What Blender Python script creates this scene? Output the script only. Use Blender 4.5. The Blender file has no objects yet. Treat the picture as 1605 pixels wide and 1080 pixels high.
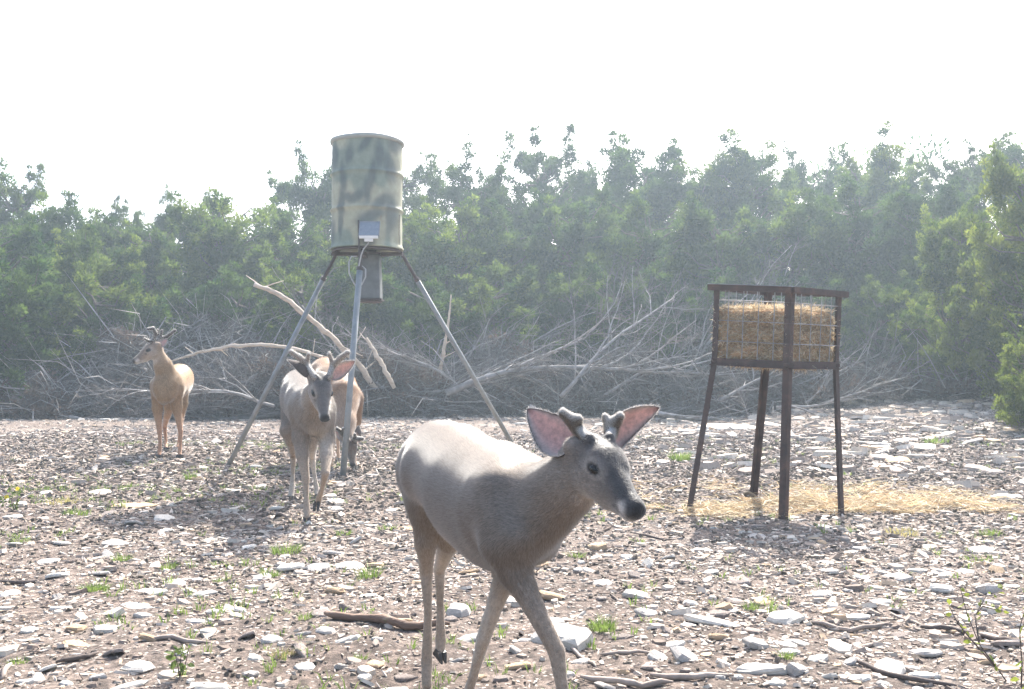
import bpy, math, random
import numpy as np
from mathutils import Vector, Matrix

# ------------------------------------------------------------------ camera, world, sun, exposure
SC = bpy.context.scene
COL = SC.collection
CAM_H = 0.85
F_PX = 1541.0
HORIZON = 591.0
cam_data = bpy.data.cameras.new('camera')
cam = bpy.data.objects.new('camera', cam_data)
COL.objects.link(cam)
SC.camera = cam
cam_data.sensor_width = 36.0
cam_data.lens = 36.0 * F_PX / 1605.0
cam_data.clip_start = 0.05
cam_data.clip_end = 6000.0
PITCH = math.atan((HORIZON - 540.0) / F_PX)
cam.location = (0.0, 0.0, CAM_H)
cam.rotation_euler = (math.radians(90) + PITCH, 0, 0)

SUN_EL = math.radians(45.0)
SUN_AZ = math.radians(17.0)          # to the right of straight ahead (+Y)
world = bpy.data.worlds.new('World')
SC.world = world
world.use_nodes = True
wn = world.node_tree
wn.nodes.clear()
w_out = wn.nodes.new('ShaderNodeOutputWorld')
w_bg = wn.nodes.new('ShaderNodeBackground')
w_sky = wn.nodes.new('ShaderNodeTexSky')
w_sky.sky_type = 'NISHITA'
w_sky.sun_disc = False
w_sky.sun_elevation = SUN_EL
w_sky.sun_rotation = SUN_AZ
w_sky.air_density = 1.0
w_sky.dust_density = 4.0
w_sky.ozone_density = 1.0
w_bg.inputs['Strength'].default_value = 0.15
w_hs = wn.nodes.new('ShaderNodeHueSaturation')
w_hs.inputs['Saturation'].default_value = 0.95          # thin bright overcast veil: a whiter sky
wn.links.new(w_sky.outputs[0], w_hs.inputs['Color'])
wn.links.new(w_hs.outputs[0], w_bg.inputs[0])
wn.links.new(w_bg.outputs[0], w_out.inputs[0])

sun_data = bpy.data.lights.new('sun', 'SUN')
sun = bpy.data.objects.new('sun', sun_data)
COL.objects.link(sun)
sun_data.energy = 5.0
sun_data.angle = math.radians(0.5)
sun_data.color = (1.0, 0.95, 0.87)
sun_dir = Vector((math.sin(SUN_AZ) * math.cos(SUN_EL), math.cos(SUN_AZ) * math.cos(SUN_EL), math.sin(SUN_EL)))
sun.rotation_euler = sun_dir.to_track_quat('Z', 'Y').to_euler()
sun.location = sun_dir * 30

SC.view_settings.view_transform = 'Standard'
SC.view_settings.look = 'None'
SC.view_settings.exposure = 1.7
SC.view_settings.gamma = 1.0
SC.view_settings.use_curve_mapping = False
SC.render.engine = 'CYCLES'
SC.cycles.use_denoising = True
SC.cycles.max_bounces = 6
SC.cycles.diffuse_bounces = 3
SC.cycles.transmission_bounces = 3
SC.cycles.glossy_bounces = 2
SC.cycles.volume_bounces = 0
SC.cycles.transparent_max_bounces = 6
SC.cycles.sample_clamp_indirect = 4.0

# ------------------------------------------------------------------ helpers
def P(px, py, d):
    """point seen at photograph pixel (px, py) at distance d along +Y"""
    a = (px - 802.5) / F_PX
    b = (540.0 - py) / F_PX
    cp, sp = math.cos(PITCH), math.sin(PITCH)
    dx, dy, dz = a, cp - b * sp, sp + b * cp
    k = d / dy
    return np.array([dx * k, d, CAM_H + dz * k])

def sstep(a, b, x):
    t = np.clip((x - a) / (b - a), 0, 1)
    return t * t * (3 - 2 * t)

def ground_z(x, y):
    x = np.asarray(x, dtype=float); y = np.asarray(y, dtype=float)
    yy = np.clip(y - 6.5, 0, 60)
    z = 0.02 * yy * (1 - sstep(40, 60, yy) * 0.5)
    z = z + sstep(2.5, 7.5, x) * 0.055 * np.clip(y - 8, 0, 14)
    z = z + 0.012 * np.sin(x * 1.7 + 0.6) * np.sin(y * 1.3 + 1.0) * sstep(3, 6, y)
    z = z + 0.02 * np.sin(x * 0.6 + 2.0) * np.sin(y * 0.45) * sstep(5, 9, y)
    return z

def G(px, py, it=12):
    """ground point seen at photograph pixel"""
    d = CAM_H * F_PX / max(py - HORIZON, 12)
    for _ in range(it * 3):
        p = P(px, py, d)
        g = float(ground_z(p[0], p[1]))
        s = (py - HORIZON) / F_PX
        dn = (CAM_H - g) / s
        d = d * 0.6 + dn * 0.4
    p = P(px, py, d)
    p[2] = float(ground_z(p[0], p[1]))
    return p

def new_mesh(name, verts, polys, smooth=False):
    """polys: list of (k x n) int arrays, one per polygon size"""
    me = bpy.data.meshes.new(name)
    verts = np.asarray(verts, dtype=np.float32)
    polys = [np.asarray(p, dtype=np.int32) for p in polys if len(p)]
    me.vertices.add(len(verts))
    me.vertices.foreach_set('co', verts.ravel())
    nl = sum(p.size for p in polys)
    me.loops.add(nl)
    me.loops.foreach_set('vertex_index', np.concatenate([p.ravel() for p in polys]))
    sizes = np.concatenate([np.full(len(p), p.shape[1], dtype=np.int32) for p in polys])
    me.polygons.add(len(sizes))
    starts = np.concatenate([[0], np.cumsum(sizes)[:-1]]).astype(np.int32)
    me.polygons.foreach_set('loop_start', starts)
    me.polygons.foreach_set('use_smooth', np.full(len(sizes), bool(smooth)))
    me.update(calc_edges=True)
    return me

def set_col(me, cols, name='Col'):
    """cols: per vertex rgb"""
    at = me.color_attributes.new(name, 'FLOAT_COLOR', 'POINT')
    c = np.ones((len(cols), 4), dtype=np.float32)
    c[:, :3] = cols
    at.data.foreach_set('color', c.ravel())

def obj(name, me, mat=None, parent=None, loc=None, rot=None, scale=None):
    o = bpy.data.objects.new(name, me)
    COL.objects.link(o)
    if mat is not None and me is not None and len(me.materials) == 0:
        me.materials.append(mat)
    if parent is not None:
        o.parent = parent
    if loc is not None: o.location = loc
    if rot is not None: o.rotation_euler = rot
    if scale is not None: o.scale = scale
    return o

def tag(o, label=None, cat=None, group=None, kind=None):
    if label: o['label'] = label
    if cat: o['category'] = cat
    if group: o['group'] = group
    if kind: o['kind'] = kind
    return o

def root(name, label, cat, loc=(0, 0, 0), rotz=0.0, group=None):
    o = bpy.data.objects.new(name, None)
    o.empty_display_size = 0.2
    COL.objects.link(o)
    o.location = loc
    o.rotation_euler = (0, 0, rotz)
    return tag(o, label, cat, group)

class MB:
    """collects polygons of any size"""
    def __init__(s):
        s.v = []; s.f = {}; s.c = []; s.n = 0
    def add(s, v, polys, col=None):
        v = np.asarray(v, dtype=float).reshape(-1, 3)
        for p in polys:
            p = np.asarray(p, dtype=int)
            if len(p) == 0: continue
            if p.ndim == 1: p = p[None]
            s.f.setdefault(p.shape[1], []).append(p + s.n)
        s.v.append(v)
        if col is not None:
            col = np.asarray(col, dtype=float)
            if col.ndim == 1: col = np.tile(col, (len(v), 1))
            s.c.append(col)
        s.n += len(v)
        return s
    def box(s, c, size, ax=None, col=None):
        c = np.asarray(c, float); h = np.asarray(size, float) / 2
        q = np.array([[x, y, z] for x in (-1, 1) for y in (-1, 1) for z in (-1, 1)], float) * h
        if ax is not None: q = q @ np.asarray(ax, float)
        s.add(q + c, [[[0, 1, 3, 2], [4, 6, 7, 5], [0, 4, 5, 1], [2, 3, 7, 6], [0, 2, 6, 4], [1, 5, 7, 3]]], col)
        return s
    def beam(s, a, b, w, t=None, up=(0, 0, 1), col=None):
        a = np.asarray(a, float); b = np.asarray(b, float); t = w if t is None else t
        d = b - a; L = np.linalg.norm(d); d = d / L
        u = np.asarray(up, float); u = u - d * (u @ d)
        if np.linalg.norm(u) < 1e-3: u = np.array([1.0, 0, 0]) - d * d[0]
        u /= np.linalg.norm(u); r = np.cross(d, u)
        return s.box((a + b) / 2, (L, w, t), [d, r, u], col)
    def tube(s, pts, rad, n=8, cap=True, col=None):
        pts = np.asarray(pts, float); k = len(pts)
        rad = np.full(k, rad, float) if np.isscalar(rad) else np.asarray(rad, float)
        t = np.gradient(pts, axis=0); t /= np.linalg.norm(t, axis=1)[:, None] + 1e-12
        u = np.cross(t[0], [0.13, 0.21, 0.97]); u /= np.linalg.norm(u)
        rings = []
        th = np.arange(n) * 2 * math.pi / n
        for i in range(k):
            u = u - t[i] * (u @ t[i]); u /= np.linalg.norm(u) + 1e-12
            w = np.cross(t[i], u)
            rings.append(pts[i] + rad[i] * (np.cos(th)[:, None] * u + np.sin(th)[:, None] * w))
        v = np.concatenate(rings)
        i = np.arange(k - 1)[:, None] * n; j = np.arange(n)[None]; j2 = (j + 1) % n
        q = np.stack([i + j, i + j2, i + n + j2, i + n + j], -1).reshape(-1, 4)
        polys = [q]
        if cap:
            polys += [np.arange(n)[::-1], np.arange(n) + (k - 1) * n]
        c = None
        if col is not None:
            col = np.asarray(col, float)
            c = col if col.ndim == 1 else np.repeat(col, n, axis=0)
        return s.add(v, polys, c)
    def mesh(s, name, smooth=False):
        me = new_mesh(name, np.concatenate(s.v), [np.concatenate(s.f[k]) for k in sorted(s.f)], smooth)
        if s.c: set_col(me, np.concatenate(s.c))
        return me
    def build(s, name, mat=None, parent=None, smooth=False, **kw):
        return obj(name, s.mesh(name, smooth), mat, parent, **kw)

# ------------------------------------------------------------------ materials
def mat_new(name):
    m = bpy.data.materials.new(name)
    m.use_nodes = True
    nt = m.node_tree
    nt.nodes.clear()
    out = nt.nodes.new('ShaderNodeOutputMaterial')
    return m, nt, out

def N(nt, t, **kw):
    n = nt.nodes.new(t)
    for k, v in kw.items():
        if k in n.inputs: n.inputs[k].default_value = v
        else: setattr(n, k, v)
    return n

def L(nt, a, b): nt.links.new(a, b)

def noise_fac(nt, scale, detail=4.0, rough=0.6, coord='Object', dist=0.0, scl=None):
    tc = N(nt, 'ShaderNodeTexCoord')
    n = N(nt, 'ShaderNodeTexNoise', Scale=scale, Detail=detail, Roughness=rough, Distortion=dist)
    src = tc.outputs[coord]
    if scl is not None:
        mp = N(nt, 'ShaderNodeMapping'); mp.inputs['Scale'].default_value = scl
        L(nt, src, mp.inputs[0]); src = mp.outputs[0]
    L(nt, src, n.inputs['Vector'])
    return n.outputs['Fac']

def ramp(nt, fac, stops):
    r = N(nt, 'ShaderNodeValToRGB')
    e = r.color_ramp.elements
    while len(e) < len(stops): e.new(0.5)
    for i, (p, c) in enumerate(stops):
        e[i].position = p
        e[i].color = (*c, 1.0)
    L(nt, fac, r.inputs[0])
    return r.outputs[0]

def mixc(nt, fac, a, b, mode='MIX'):
    m = N(nt, 'ShaderNodeMix', data_type='RGBA', blend_type=mode)
    if isinstance(fac, float): m.inputs[0].default_value = fac
    else: L(nt, fac, m.inputs[0])
    for s, i in ((a, 6), (b, 7)):
        if isinstance(s, tuple): m.inputs[i].default_value = (*s, 1.0)
        else: L(nt, s, m.inputs[i])
    return m.outputs[2]

def mat_simple(name, stops, scale=8.0, rough=0.8, bump=0.0, metal=0.0, coord='Object', spec=0.3, scl=None, dist=0.0,
               detail=5.0, rand=0.0, attr=False, translucent=0.0, bump_scale=None, coat=None):
    m, nt, out = mat_new(name)
    b = N(nt, 'ShaderNodeBsdfPrincipled', Roughness=rough, Metallic=metal)
    b.inputs['Specular IOR Level'].default_value = spec
    fac = noise_fac(nt, scale, detail, 0.62, coord, dist, scl)
    col = ramp(nt, fac, stops)
    if attr:
        a = N(nt, 'ShaderNodeAttribute', attribute_name='Col')
        col = mixc(nt, 1.0, a.outputs['Color'], col, 'MULTIPLY')
    if rand > 0:
        oi = N(nt, 'ShaderNodeObjectInfo')
        mr = N(nt, 'ShaderNodeMapRange'); L(nt, oi.outputs['Random'], mr.inputs[0])
        mr.inputs[3].default_value = 1 - rand; mr.inputs[4].default_value = 1 + rand
        hsv = N(nt, 'ShaderNodeHueSaturation')
        L(nt, mr.outputs[0], hsv.inputs['Value']); L(nt, col, hsv.inputs['Color'])
        col = hsv.outputs[0]
    L(nt, col, b.inputs['Base Color'])
    if bump > 0:
        f2 = fac if bump_scale is None else noise_fac(nt, bump_scale, 6.0, 0.65, coord, 0.0, scl)
        bm = N(nt, 'ShaderNodeBump', Strength=bump, Distance=0.02)
        L(nt, f2, bm.inputs['Height'])
        L(nt, bm.outputs[0], b.inputs['Normal'])
    sh = b.outputs[0]
    if translucent > 0:
        tr = N(nt, 'ShaderNodeBsdfTranslucent')
        L(nt, col, tr.inputs['Color'])
        mx = N(nt, 'ShaderNodeMixShader', Fac=translucent)
        L(nt, sh, mx.inputs[1]); L(nt, tr.outputs[0], mx.inputs[2])
        sh = mx.outputs[0]
    L(nt, sh, out.inputs[0])
    return m

def nrm(v):
    v = np.asarray(v, float)
    return v / (np.linalg.norm(v) + 1e-12)
# ------------------------------------------------------------------ ground sheet
def fbm2(x, y, seed, octs=4, f0=1.0):
    """cheap value noise, vectorised"""
    out = np.zeros(np.broadcast(x, y).shape); amp = 1.0; f = f0; tot = 0
    rs = np.random.default_rng(seed); tab = rs.random((64, 64))
    for o in range(octs):
        X = x * f + o * 17.3; Y = y * f + o * 9.1
        xi = np.floor(X).astype(int); yi = np.floor(Y).astype(int)
        tx = X - xi; ty = Y - yi; tx = tx * tx * (3 - 2 * tx); ty = ty * ty * (3 - 2 * ty)
        g = lambda a, b: tab[a % 64, b % 64]
        v = (g(xi, yi) * (1 - tx) + g(xi + 1, yi) * tx) * (1 - ty) + (g(xi, yi + 1) * (1 - tx) + g(xi + 1, yi + 1) * tx) * ty
        out += amp * v; tot += amp; amp *= 0.5; f *= 2.07
    return out / tot

def micro(x, y):
    return (fbm2(x, y, 5, 4, 9.0) - 0.5) * 0.035 + (fbm2(x, y, 6, 3, 2.0) - 0.5) * 0.03

def gz(x, y):
    return ground_z(x, y) + micro(np.asarray(x, float), np.asarray(y, float)) * np.clip(1.4 - np.asarray(y, float) / 16, 0.2, 1)

def make_ground():
    ys = [-60, -30, -15, -8, -4, -2, -0.5, 0.3, 0.9]
    y = 1.2
    while y < 22: ys.append(y); y += 0.011 * y
    while y < 5000: ys.append(y); y *= 1.12
    ys = np.array(ys); n = 300
    u = np.linspace(-1, 1, n); u = np.sign(u) * (np.abs(u) * 0.75 + 0.25 * np.abs(u) ** 3)
    half = np.where(ys < 30, 1.6 + 0.80 * np.clip(ys, 0, None), 1.6 + 24 + (ys - 30) * 1.6) + np.where(ys < 0, 30, 0)
    X = u[None] * half[:, None]; Y = np.repeat(ys[:, None], n, 1)
    # the outer columns run far to the side so that the sheet has no visible edge
    X[:, 0] = -3000; X[:, -1] = 3000
    Z = gz(X, Y)
    Z[:, 0] = ground_z(-25, ys); Z[:, -1] = ground_z(25, ys)
    V = np.stack([X, Y, Z], -1).reshape(-1, 3)
    idx = np.arange(len(ys) * n).reshape(len(ys), n)
    q = np.stack([idx[:-1, :-1], idx[:-1, 1:], idx[1:, 1:], idx[1:, :-1]], -1).reshape(-1, 4)
    me = new_mesh('ground', V, [q], smooth=True)
    m, nt, out = mat_new('stony_soil')
    b = N(nt, 'ShaderNodeBsdfPrincipled', Roughness=0.95); b.inputs['Specular IOR Level'].default_value = 0.15
    f1 = noise_fac(nt, 1.1, 6, 0.6)
    c1 = ramp(nt, f1, [(0.3, (0.112, 0.088, 0.076)), (0.55, (0.165, 0.135, 0.118)), (0.75, (0.245, 0.208, 0.183))])
    f2 = noise_fac(nt, 26.0, 6, 0.7)
    c2 = ramp(nt, f2, [(0.35, (0.45, 0.45, 0.45)), (0.5, (0.95, 0.93, 0.92)), (0.62, (1.7, 1.65, 1.6))])
    col = mixc(nt, 1.0, c1, c2, 'MULTIPLY')
    tc = N(nt, 'ShaderNodeTexCoord'); vo = N(nt, 'ShaderNodeTexVoronoi', Scale=38.0); L(nt, tc.outputs['Object'], vo.inputs['Vector'])
    c3 = ramp(nt, vo.outputs['Distance'], [(0.0, (0.50, 0.46, 0.42)), (0.22, (0.42, 0.38, 0.34)), (0.30, (0.0, 0.0, 0.0))])
    vm = ramp(nt, vo.outputs['Distance'], [(0.2, (0.75, 0.75, 0.75)), (0.3, (0, 0, 0))])
    col = mixc(nt, vm, col, c3)
    L(nt, col, b.inputs['Base Color'])
    bm = N(nt, 'ShaderNodeBump', Strength=0.9, Distance=0.03)
    L(nt, noise_fac(nt, 30.0, 8, 0.75), bm.inputs['Height'])
    L(nt, bm.outputs[0], b.inputs['Normal']); L(nt, b.outputs[0], out.inputs[0])
    o = obj('ground', me, m); tag(o, kind='structure')
make_ground()

STONE_COLS = {
    'white': [(0.25, (0.48, 0.44, 0.39)), (0.5, (0.64, 0.60, 0.54)), (0.8, (0.74, 0.71, 0.66))],
    'pale grey': [(0.25, (0.33, 0.30, 0.28)), (0.5, (0.45, 0.42, 0.39)), (0.8, (0.56, 0.53, 0.49))],
    'tan': [(0.25, (0.33, 0.23, 0.15)), (0.5, (0.45, 0.33, 0.22)), (0.8, (0.55, 0.44, 0.32))],
    'grey brown': [(0.25, (0.17, 0.14, 0.125)), (0.5, (0.26, 0.22, 0.20)), (0.8, (0.36, 0.32, 0.29))],
    'dark grey': [(0.25, (0.05, 0.042, 0.038)), (0.5, (0.085, 0.072, 0.065)), (0.8, (0.14, 0.12, 0.11))]}
M_STONE = {k: mat_simple('limestone_' + k.replace(' ', '_'), v, scale=14.0, rough=0.92, bump=0.6, bump_scale=45.0, spec=0.15, rand=0.14) for k, v in STONE_COLS.items()}
M_CHIP = mat_simple('stone_chips', [(0.3, (0.8, 0.8, 0.8)), (0.7, (1.15, 1.13, 1.1))], scale=60, rough=0.95, spec=0.15, attr=True)
M_LITTER = mat_simple('bark_litter', [(0.3, (0.7, 0.7, 0.7)), (0.7, (1.2, 1.2, 1.2))], scale=60, rough=0.9, spec=0.15, attr=True)

def in_view_mask(x, y, m=0.15):
    return np.abs(x) < (0.521 + m) * y + 0.35

def scatter_xy(rng, n, y0, y1, m=0.12):
    """uniform over the wedge the photograph sees (with a side margin)"""
    y = np.sqrt(rng.uniform(y0 * y0, y1 * y1, n))
    x = rng.uniform(-1, 1, n) * ((0.521 + m) * y + 0.75)
    return x, y

def rot3(yaw, tilt_dir, tilt):
    """rotation matrices (n,3,3): yaw about z then tilt"""
    cy, sy = np.cos(yaw), np.sin(yaw)
    A = np.zeros((len(yaw), 3, 3)); A[:, 0, 0] = cy; A[:, 0, 1] = -sy; A[:, 1, 0] = sy; A[:, 1, 1] = cy; A[:, 2, 2] = 1
    kx, ky = np.cos(tilt_dir), np.sin(tilt_dir); c, s = np.cos(tilt), np.sin(tilt); v = 1 - c
    B = np.zeros_like(A)
    B[:, 0, 0] = c + kx * kx * v; B[:, 0, 1] = kx * ky * v; B[:, 0, 2] = ky * s
    B[:, 1, 0] = kx * ky * v; B[:, 1, 1] = c + ky * ky * v; B[:, 1, 2] = -kx * s
    B[:, 2, 0] = -ky * s; B[:, 2, 1] = kx * s; B[:, 2, 2] = c
    return B @ A

def chips(name, rng, x, y, size, thick, cols, mat, k=5, tilt=0.28, lift=0.35, aspect=(0.35, 0.8), kind='stuff'):
    n = len(x)
    th = (np.arange(k)[None] + rng.uniform(-0.3, 0.3, (n, k))) * 2 * math.pi / k
    r = rng.uniform(0.65, 1.0, (n, k))
    asp = rng.uniform(*aspect, n)
    px = np.cos(th) * r * size[:, None]; py = np.sin(th) * r * size[:, None] * asp[:, None]
    top = np.stack([px * 0.88, py * 0.88, np.repeat(thick[:, None], k, 1) * rng.uniform(0.75, 1.1, (n, k))], -1)
    bot = np.stack([px * 1.02, py * 1.02, -np.repeat(thick[:, None], k, 1) * 0.8], -1)
    V = np.concatenate([top, bot], 1)
    R = rot3(rng.uniform(0, 6.283, n), rng.uniform(0, 6.283, n), np.abs(rng.normal(0, tilt, n)))
    V = np.einsum('nij,nkj->nki', R, V)
    V[..., 0] += x[:, None]; V[..., 1] += y[:, None]; V[..., 2] += (gz(x, y) + thick * lift - (0.25 * thick if lift < 1 else 0))[:, None]
    base = np.arange(n)[:, None] * 2 * k
    j = np.arange(k); j2 = (j + 1) % k
    side = np.stack([base + j, base + k + j, base + k + j2, base + j2], -1).reshape(-1, 4)
    topf = (base + j[None]).reshape(-1, k)
    me = new_mesh(name, V.reshape(-1, 3), [side, topf] if k != 4 else [np.concatenate([side, topf])])
    set_col(me, np.repeat(cols, 2 * k, axis=0))
    o = obj(name, me, mat); tag(o, kind=kind)
    return o

CC = np.array([(0.54, 0.485, 0.42), (0.44, 0.385, 0.33), (0.36, 0.31, 0.27), (0.27, 0.225, 0.195), (0.17, 0.138, 0.12), (0.42, 0.32, 0.23)])
def chip_cols(rng, n, p=(0.10, 0.17, 0.25, 0.25, 0.17, 0.06)):
    return CC[rng.choice(6, n, p=p)] * rng.uniform(0.85, 1.15, (n, 1))

def scatter_ground():
    rng = np.random.default_rng(3)
    def rocky(x, y):      # stonier to the right and in a belt, barer soil in patches
        v = fbm2(x, y, 12, 3, 0.9)
        bare = (sstep(0.42, 0.62, v))
        return np.clip((0.30 + 0.75 * bare + 0.3 * sstep(0, 3, x)) * (0.45 + 0.55 * sstep(2.6, 4.2, y + x * 0.4)), 0, 1)
    def go(name, n, y0, y1, smin, smax, tfac, k=5, p=None):
        x, y = scatter_xy(rng, n, y0, y1)
        keep = rng.random(n) < rocky(x, y)
        x, y = x[keep], y[keep]; n = len(x)
        s = smin * (smax / smin) ** (rng.random(n) ** 1.7)
        th = s * rng.uniform(0.12, 0.34, n) * tfac
        chips(name, rng, x, y, s, th, chip_cols(rng, n) if p is None else chip_cols(rng, n, p), M_CHIP, k)
    go('gravel', 52000, 1.5, 5.0, 0.005, 0.022, 1.0, 5)
    go('gravel', 38000, 5.0, 10.0, 0.009, 0.032, 1.0, 4)
    go('gravel', 34000, 10.0, 22.0, 0.016, 0.060, 1.0, 4)
    go('gravel', 3600, 1.5, 6.0, 0.020, 0.055, 0.8, 6, (0.18, 0.28, 0.24, 0.16, 0.06, 0.08))
    go('gravel', 5600, 6.0, 22.0, 0.04, 0.11, 0.7, 6, (0.18, 0.28, 0.24, 0.16, 0.06, 0.08))
    # stonier rise at the right: flat slabs
    n = 1500
    x, y = scatter_xy(rng, n, 6.8, 16.0); k_ = (x > 0.9) & (rng.random(n) < sstep(0.8, 2.6, x)) & ((y > 8.0) | (x > 3.4)); x, y = x[k_], y[k_]
    s = rng.uniform(0.06, 0.19, len(x)) ** 1.0
    chips('flat_slabs', rng, x, y, s, s * rng.uniform(0.12, 0.26, len(x)), chip_cols(rng, len(x), (0.34, 0.28, 0.18, 0.10, 0.03, 0.07)), M_CHIP, 7, 0.16, 0.3, (0.45, 0.9))
    # dark crumbs of soil and dung
    n = 30000
    x, y = scatter_xy(rng, n, 1.5, 12.0)
    s = rng.uniform(0.004, 0.016, n) * np.clip(y / 4, 0.8, 2)
    chips('soil_crumbs', rng, x, y, s, s * rng.uniform(0.4, 0.8, n), np.array([0.128, 0.110, 0.092]) * rng.uniform(0.6, 1.6, (n, 1)), M_CHIP, 4, 0.5, 0.2, (0.6, 1.0))
    # curled bark, wood splinters
    n = 26000
    x, y = scatter_xy(rng, n, 1.5, 13.0)
    s = rng.uniform(0.010, 0.034, n) * np.clip(y / 4, 0.8, 2.2)
    tone = np.array([(0.33, 0.27, 0.23), (0.21, 0.165, 0.14), (0.46, 0.40, 0.35)])[rng.choice(3, n)]
    chips('bark_litter', rng, x, y, s, s * 0.07, tone * rng.uniform(0.8, 1.2, (n, 1)), M_LITTER, 4, 0.4, 2.5, (0.10, 0.28))
scatter_ground()

# ------------------------------------------------------------------ trees
def mat_leaf(name, dark, light, trans=0.45):
    m, nt, out = mat_new(name)
    a = N(nt, 'ShaderNodeAttribute', attribute_name='Col')
    oi = N(nt, 'ShaderNodeObjectInfo')
    base = mixc(nt, a.outputs['Fac'] if False else a.outputs['Color'], dark, light)
    hsv = N(nt, 'ShaderNodeHueSaturation')
    mr = N(nt, 'ShaderNodeMapRange'); L(nt, oi.outputs['Random'], mr.inputs[0]); mr.inputs[3].default_value = 0.475; mr.inputs[4].default_value = 0.515
    mv = N(nt, 'ShaderNodeMapRange'); L(nt, oi.outputs['Random'], mv.inputs[0]); mv.inputs[3].default_value = 1.15; mv.inputs[4].default_value = 0.8
    L(nt, mr.outputs[0], hsv.inputs['Hue']); L(nt, mv.outputs[0], hsv.inputs['Value']); L(nt, base, hsv.inputs['Color'])
    b = N(nt, 'ShaderNodeBsdfPrincipled', Roughness=0.75); b.inputs['Specular IOR Level'].default_value = 0.08
    L(nt, hsv.outputs[0], b.inputs['Base Color'])
    tr = N(nt, 'ShaderNodeBsdfTranslucent')
    br = mixc(nt, 1.0, hsv.outputs[0], (1.5, 1.6, 0.9), 'MULTIPLY'); L(nt, br, tr.inputs['Color'])
    mx = N(nt, 'ShaderNodeMixShader', Fac=trans)
    L(nt, b.outputs[0], mx.inputs[1]); L(nt, tr.outputs[0], mx.inputs[2]); L(nt, mx.outputs[0], out.inputs[0])
    return m
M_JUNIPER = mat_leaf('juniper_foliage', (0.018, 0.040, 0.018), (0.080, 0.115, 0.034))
M_JUNIPER_LIGHT = mat_leaf('sun_tinted_juniper_foliage', (0.045, 0.072, 0.022), (0.15, 0.175, 0.050), 0.5)  # yellow-green leaf colour, made lighter to paint in sun shining through the leaves
M_OAK = mat_leaf('oak_foliage', (0.022, 0.040, 0.022), (0.065, 0.090, 0.038))
M_BARK = mat_simple('shaggy_bark', [(0.3, (0.06, 0.05, 0.042)), (0.7, (0.15, 0.128, 0.11))], scale=9, rough=0.95, bump=0.6, scl=(1, 1, 0.2))
M_DEAD = mat_simple('weathered_wood', [(0.3, (0.15, 0.138, 0.132)), (0.7, (0.35, 0.335, 0.325))], scale=7, rough=0.85, bump=0.3, spec=0.2, rand=0.2)
M_DEADTWIG = mat_simple('dead_twigs', [(0.3, (0.06, 0.054, 0.052)), (0.7, (0.17, 0.158, 0.152))], scale=5, rough=0.9, spec=0.15, rand=0.2)
M_BROWNTWIG = mat_simple('brown_dead_foliage', [(0.3, (0.06, 0.045, 0.037)), (0.7, (0.16, 0.115, 0.092))], scale=5, rough=0.95, spec=0.1, rand=0.15, translucent=0.3)

def leaves(rng, centers, radii, per, lsize, tone, flat=0.8, up=0.5):
    """sprays: little rhombus leaves filling the clumps; returns verts, quads, colours"""
    cnt = np.maximum(6, (per * (radii / np.mean(radii)) ** 2.1 * (0.8 + 0.4 * rng.random(len(radii)))).astype(int))
    n = int(cnt.sum())
    c = np.repeat(centers, cnt, axis=0); r = np.repeat(radii, cnt)
    d = rng.normal(0, 1, (n, 3)); d /= np.linalg.norm(d, axis=1)[:, None]
    rad = rng.random(n) ** 0.45
    lob = 0.75 + 0.35 * np.sin(d[:, 0] * 5 + c[:, 0] * 7) * np.sin(d[:, 2] * 6 + c[:, 1] * 5)
    p = c + d * (rad * r * lob)[:, None] * np.array([1, 1, flat])
    ax = d + np.array([0, 0, up]) + rng.normal(0, 0.45, (n, 3)); ax /= np.linalg.norm(ax, axis=1)[:, None]
    sd = np.cross(ax, rng.normal(0, 1, (n, 3))); sd /= np.linalg.norm(sd, axis=1)[:, None] + 1e-9
    ln = lsize * rng.uniform(0.6, 1.4, n); w = ln * rng.uniform(0.28, 0.5, n)
    V = np.stack([p, p + ax * (ln * 0.45)[:, None] + sd * (w * 0.5)[:, None], p + ax * ln[:, None], p + ax * (ln * 0.5)[:, None] - sd * (w * 0.5)[:, None]], 1)
    t = np.repeat(tone, cnt) + rng.normal(0, 0.12, n)
    C = np.repeat(np.clip(t, 0, 1)[:, None], 3, 1)
    return V.reshape(-1, 3), np.arange(n * 4).reshape(-1, 4), np.repeat(C, 4, axis=0)

def bent(rng, a, b, k=4, amp=0.08):
    t = np.linspace(0, 1, k + 1)[:, None]
    p = np.asarray(a) * (1 - t) + np.asarray(b) * t
    Ln = np.linalg.norm(np.asarray(b) - np.asarray(a))
    p[1:-1] += rng.normal(0, amp * Ln, (k - 1, 3))
    return p

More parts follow.
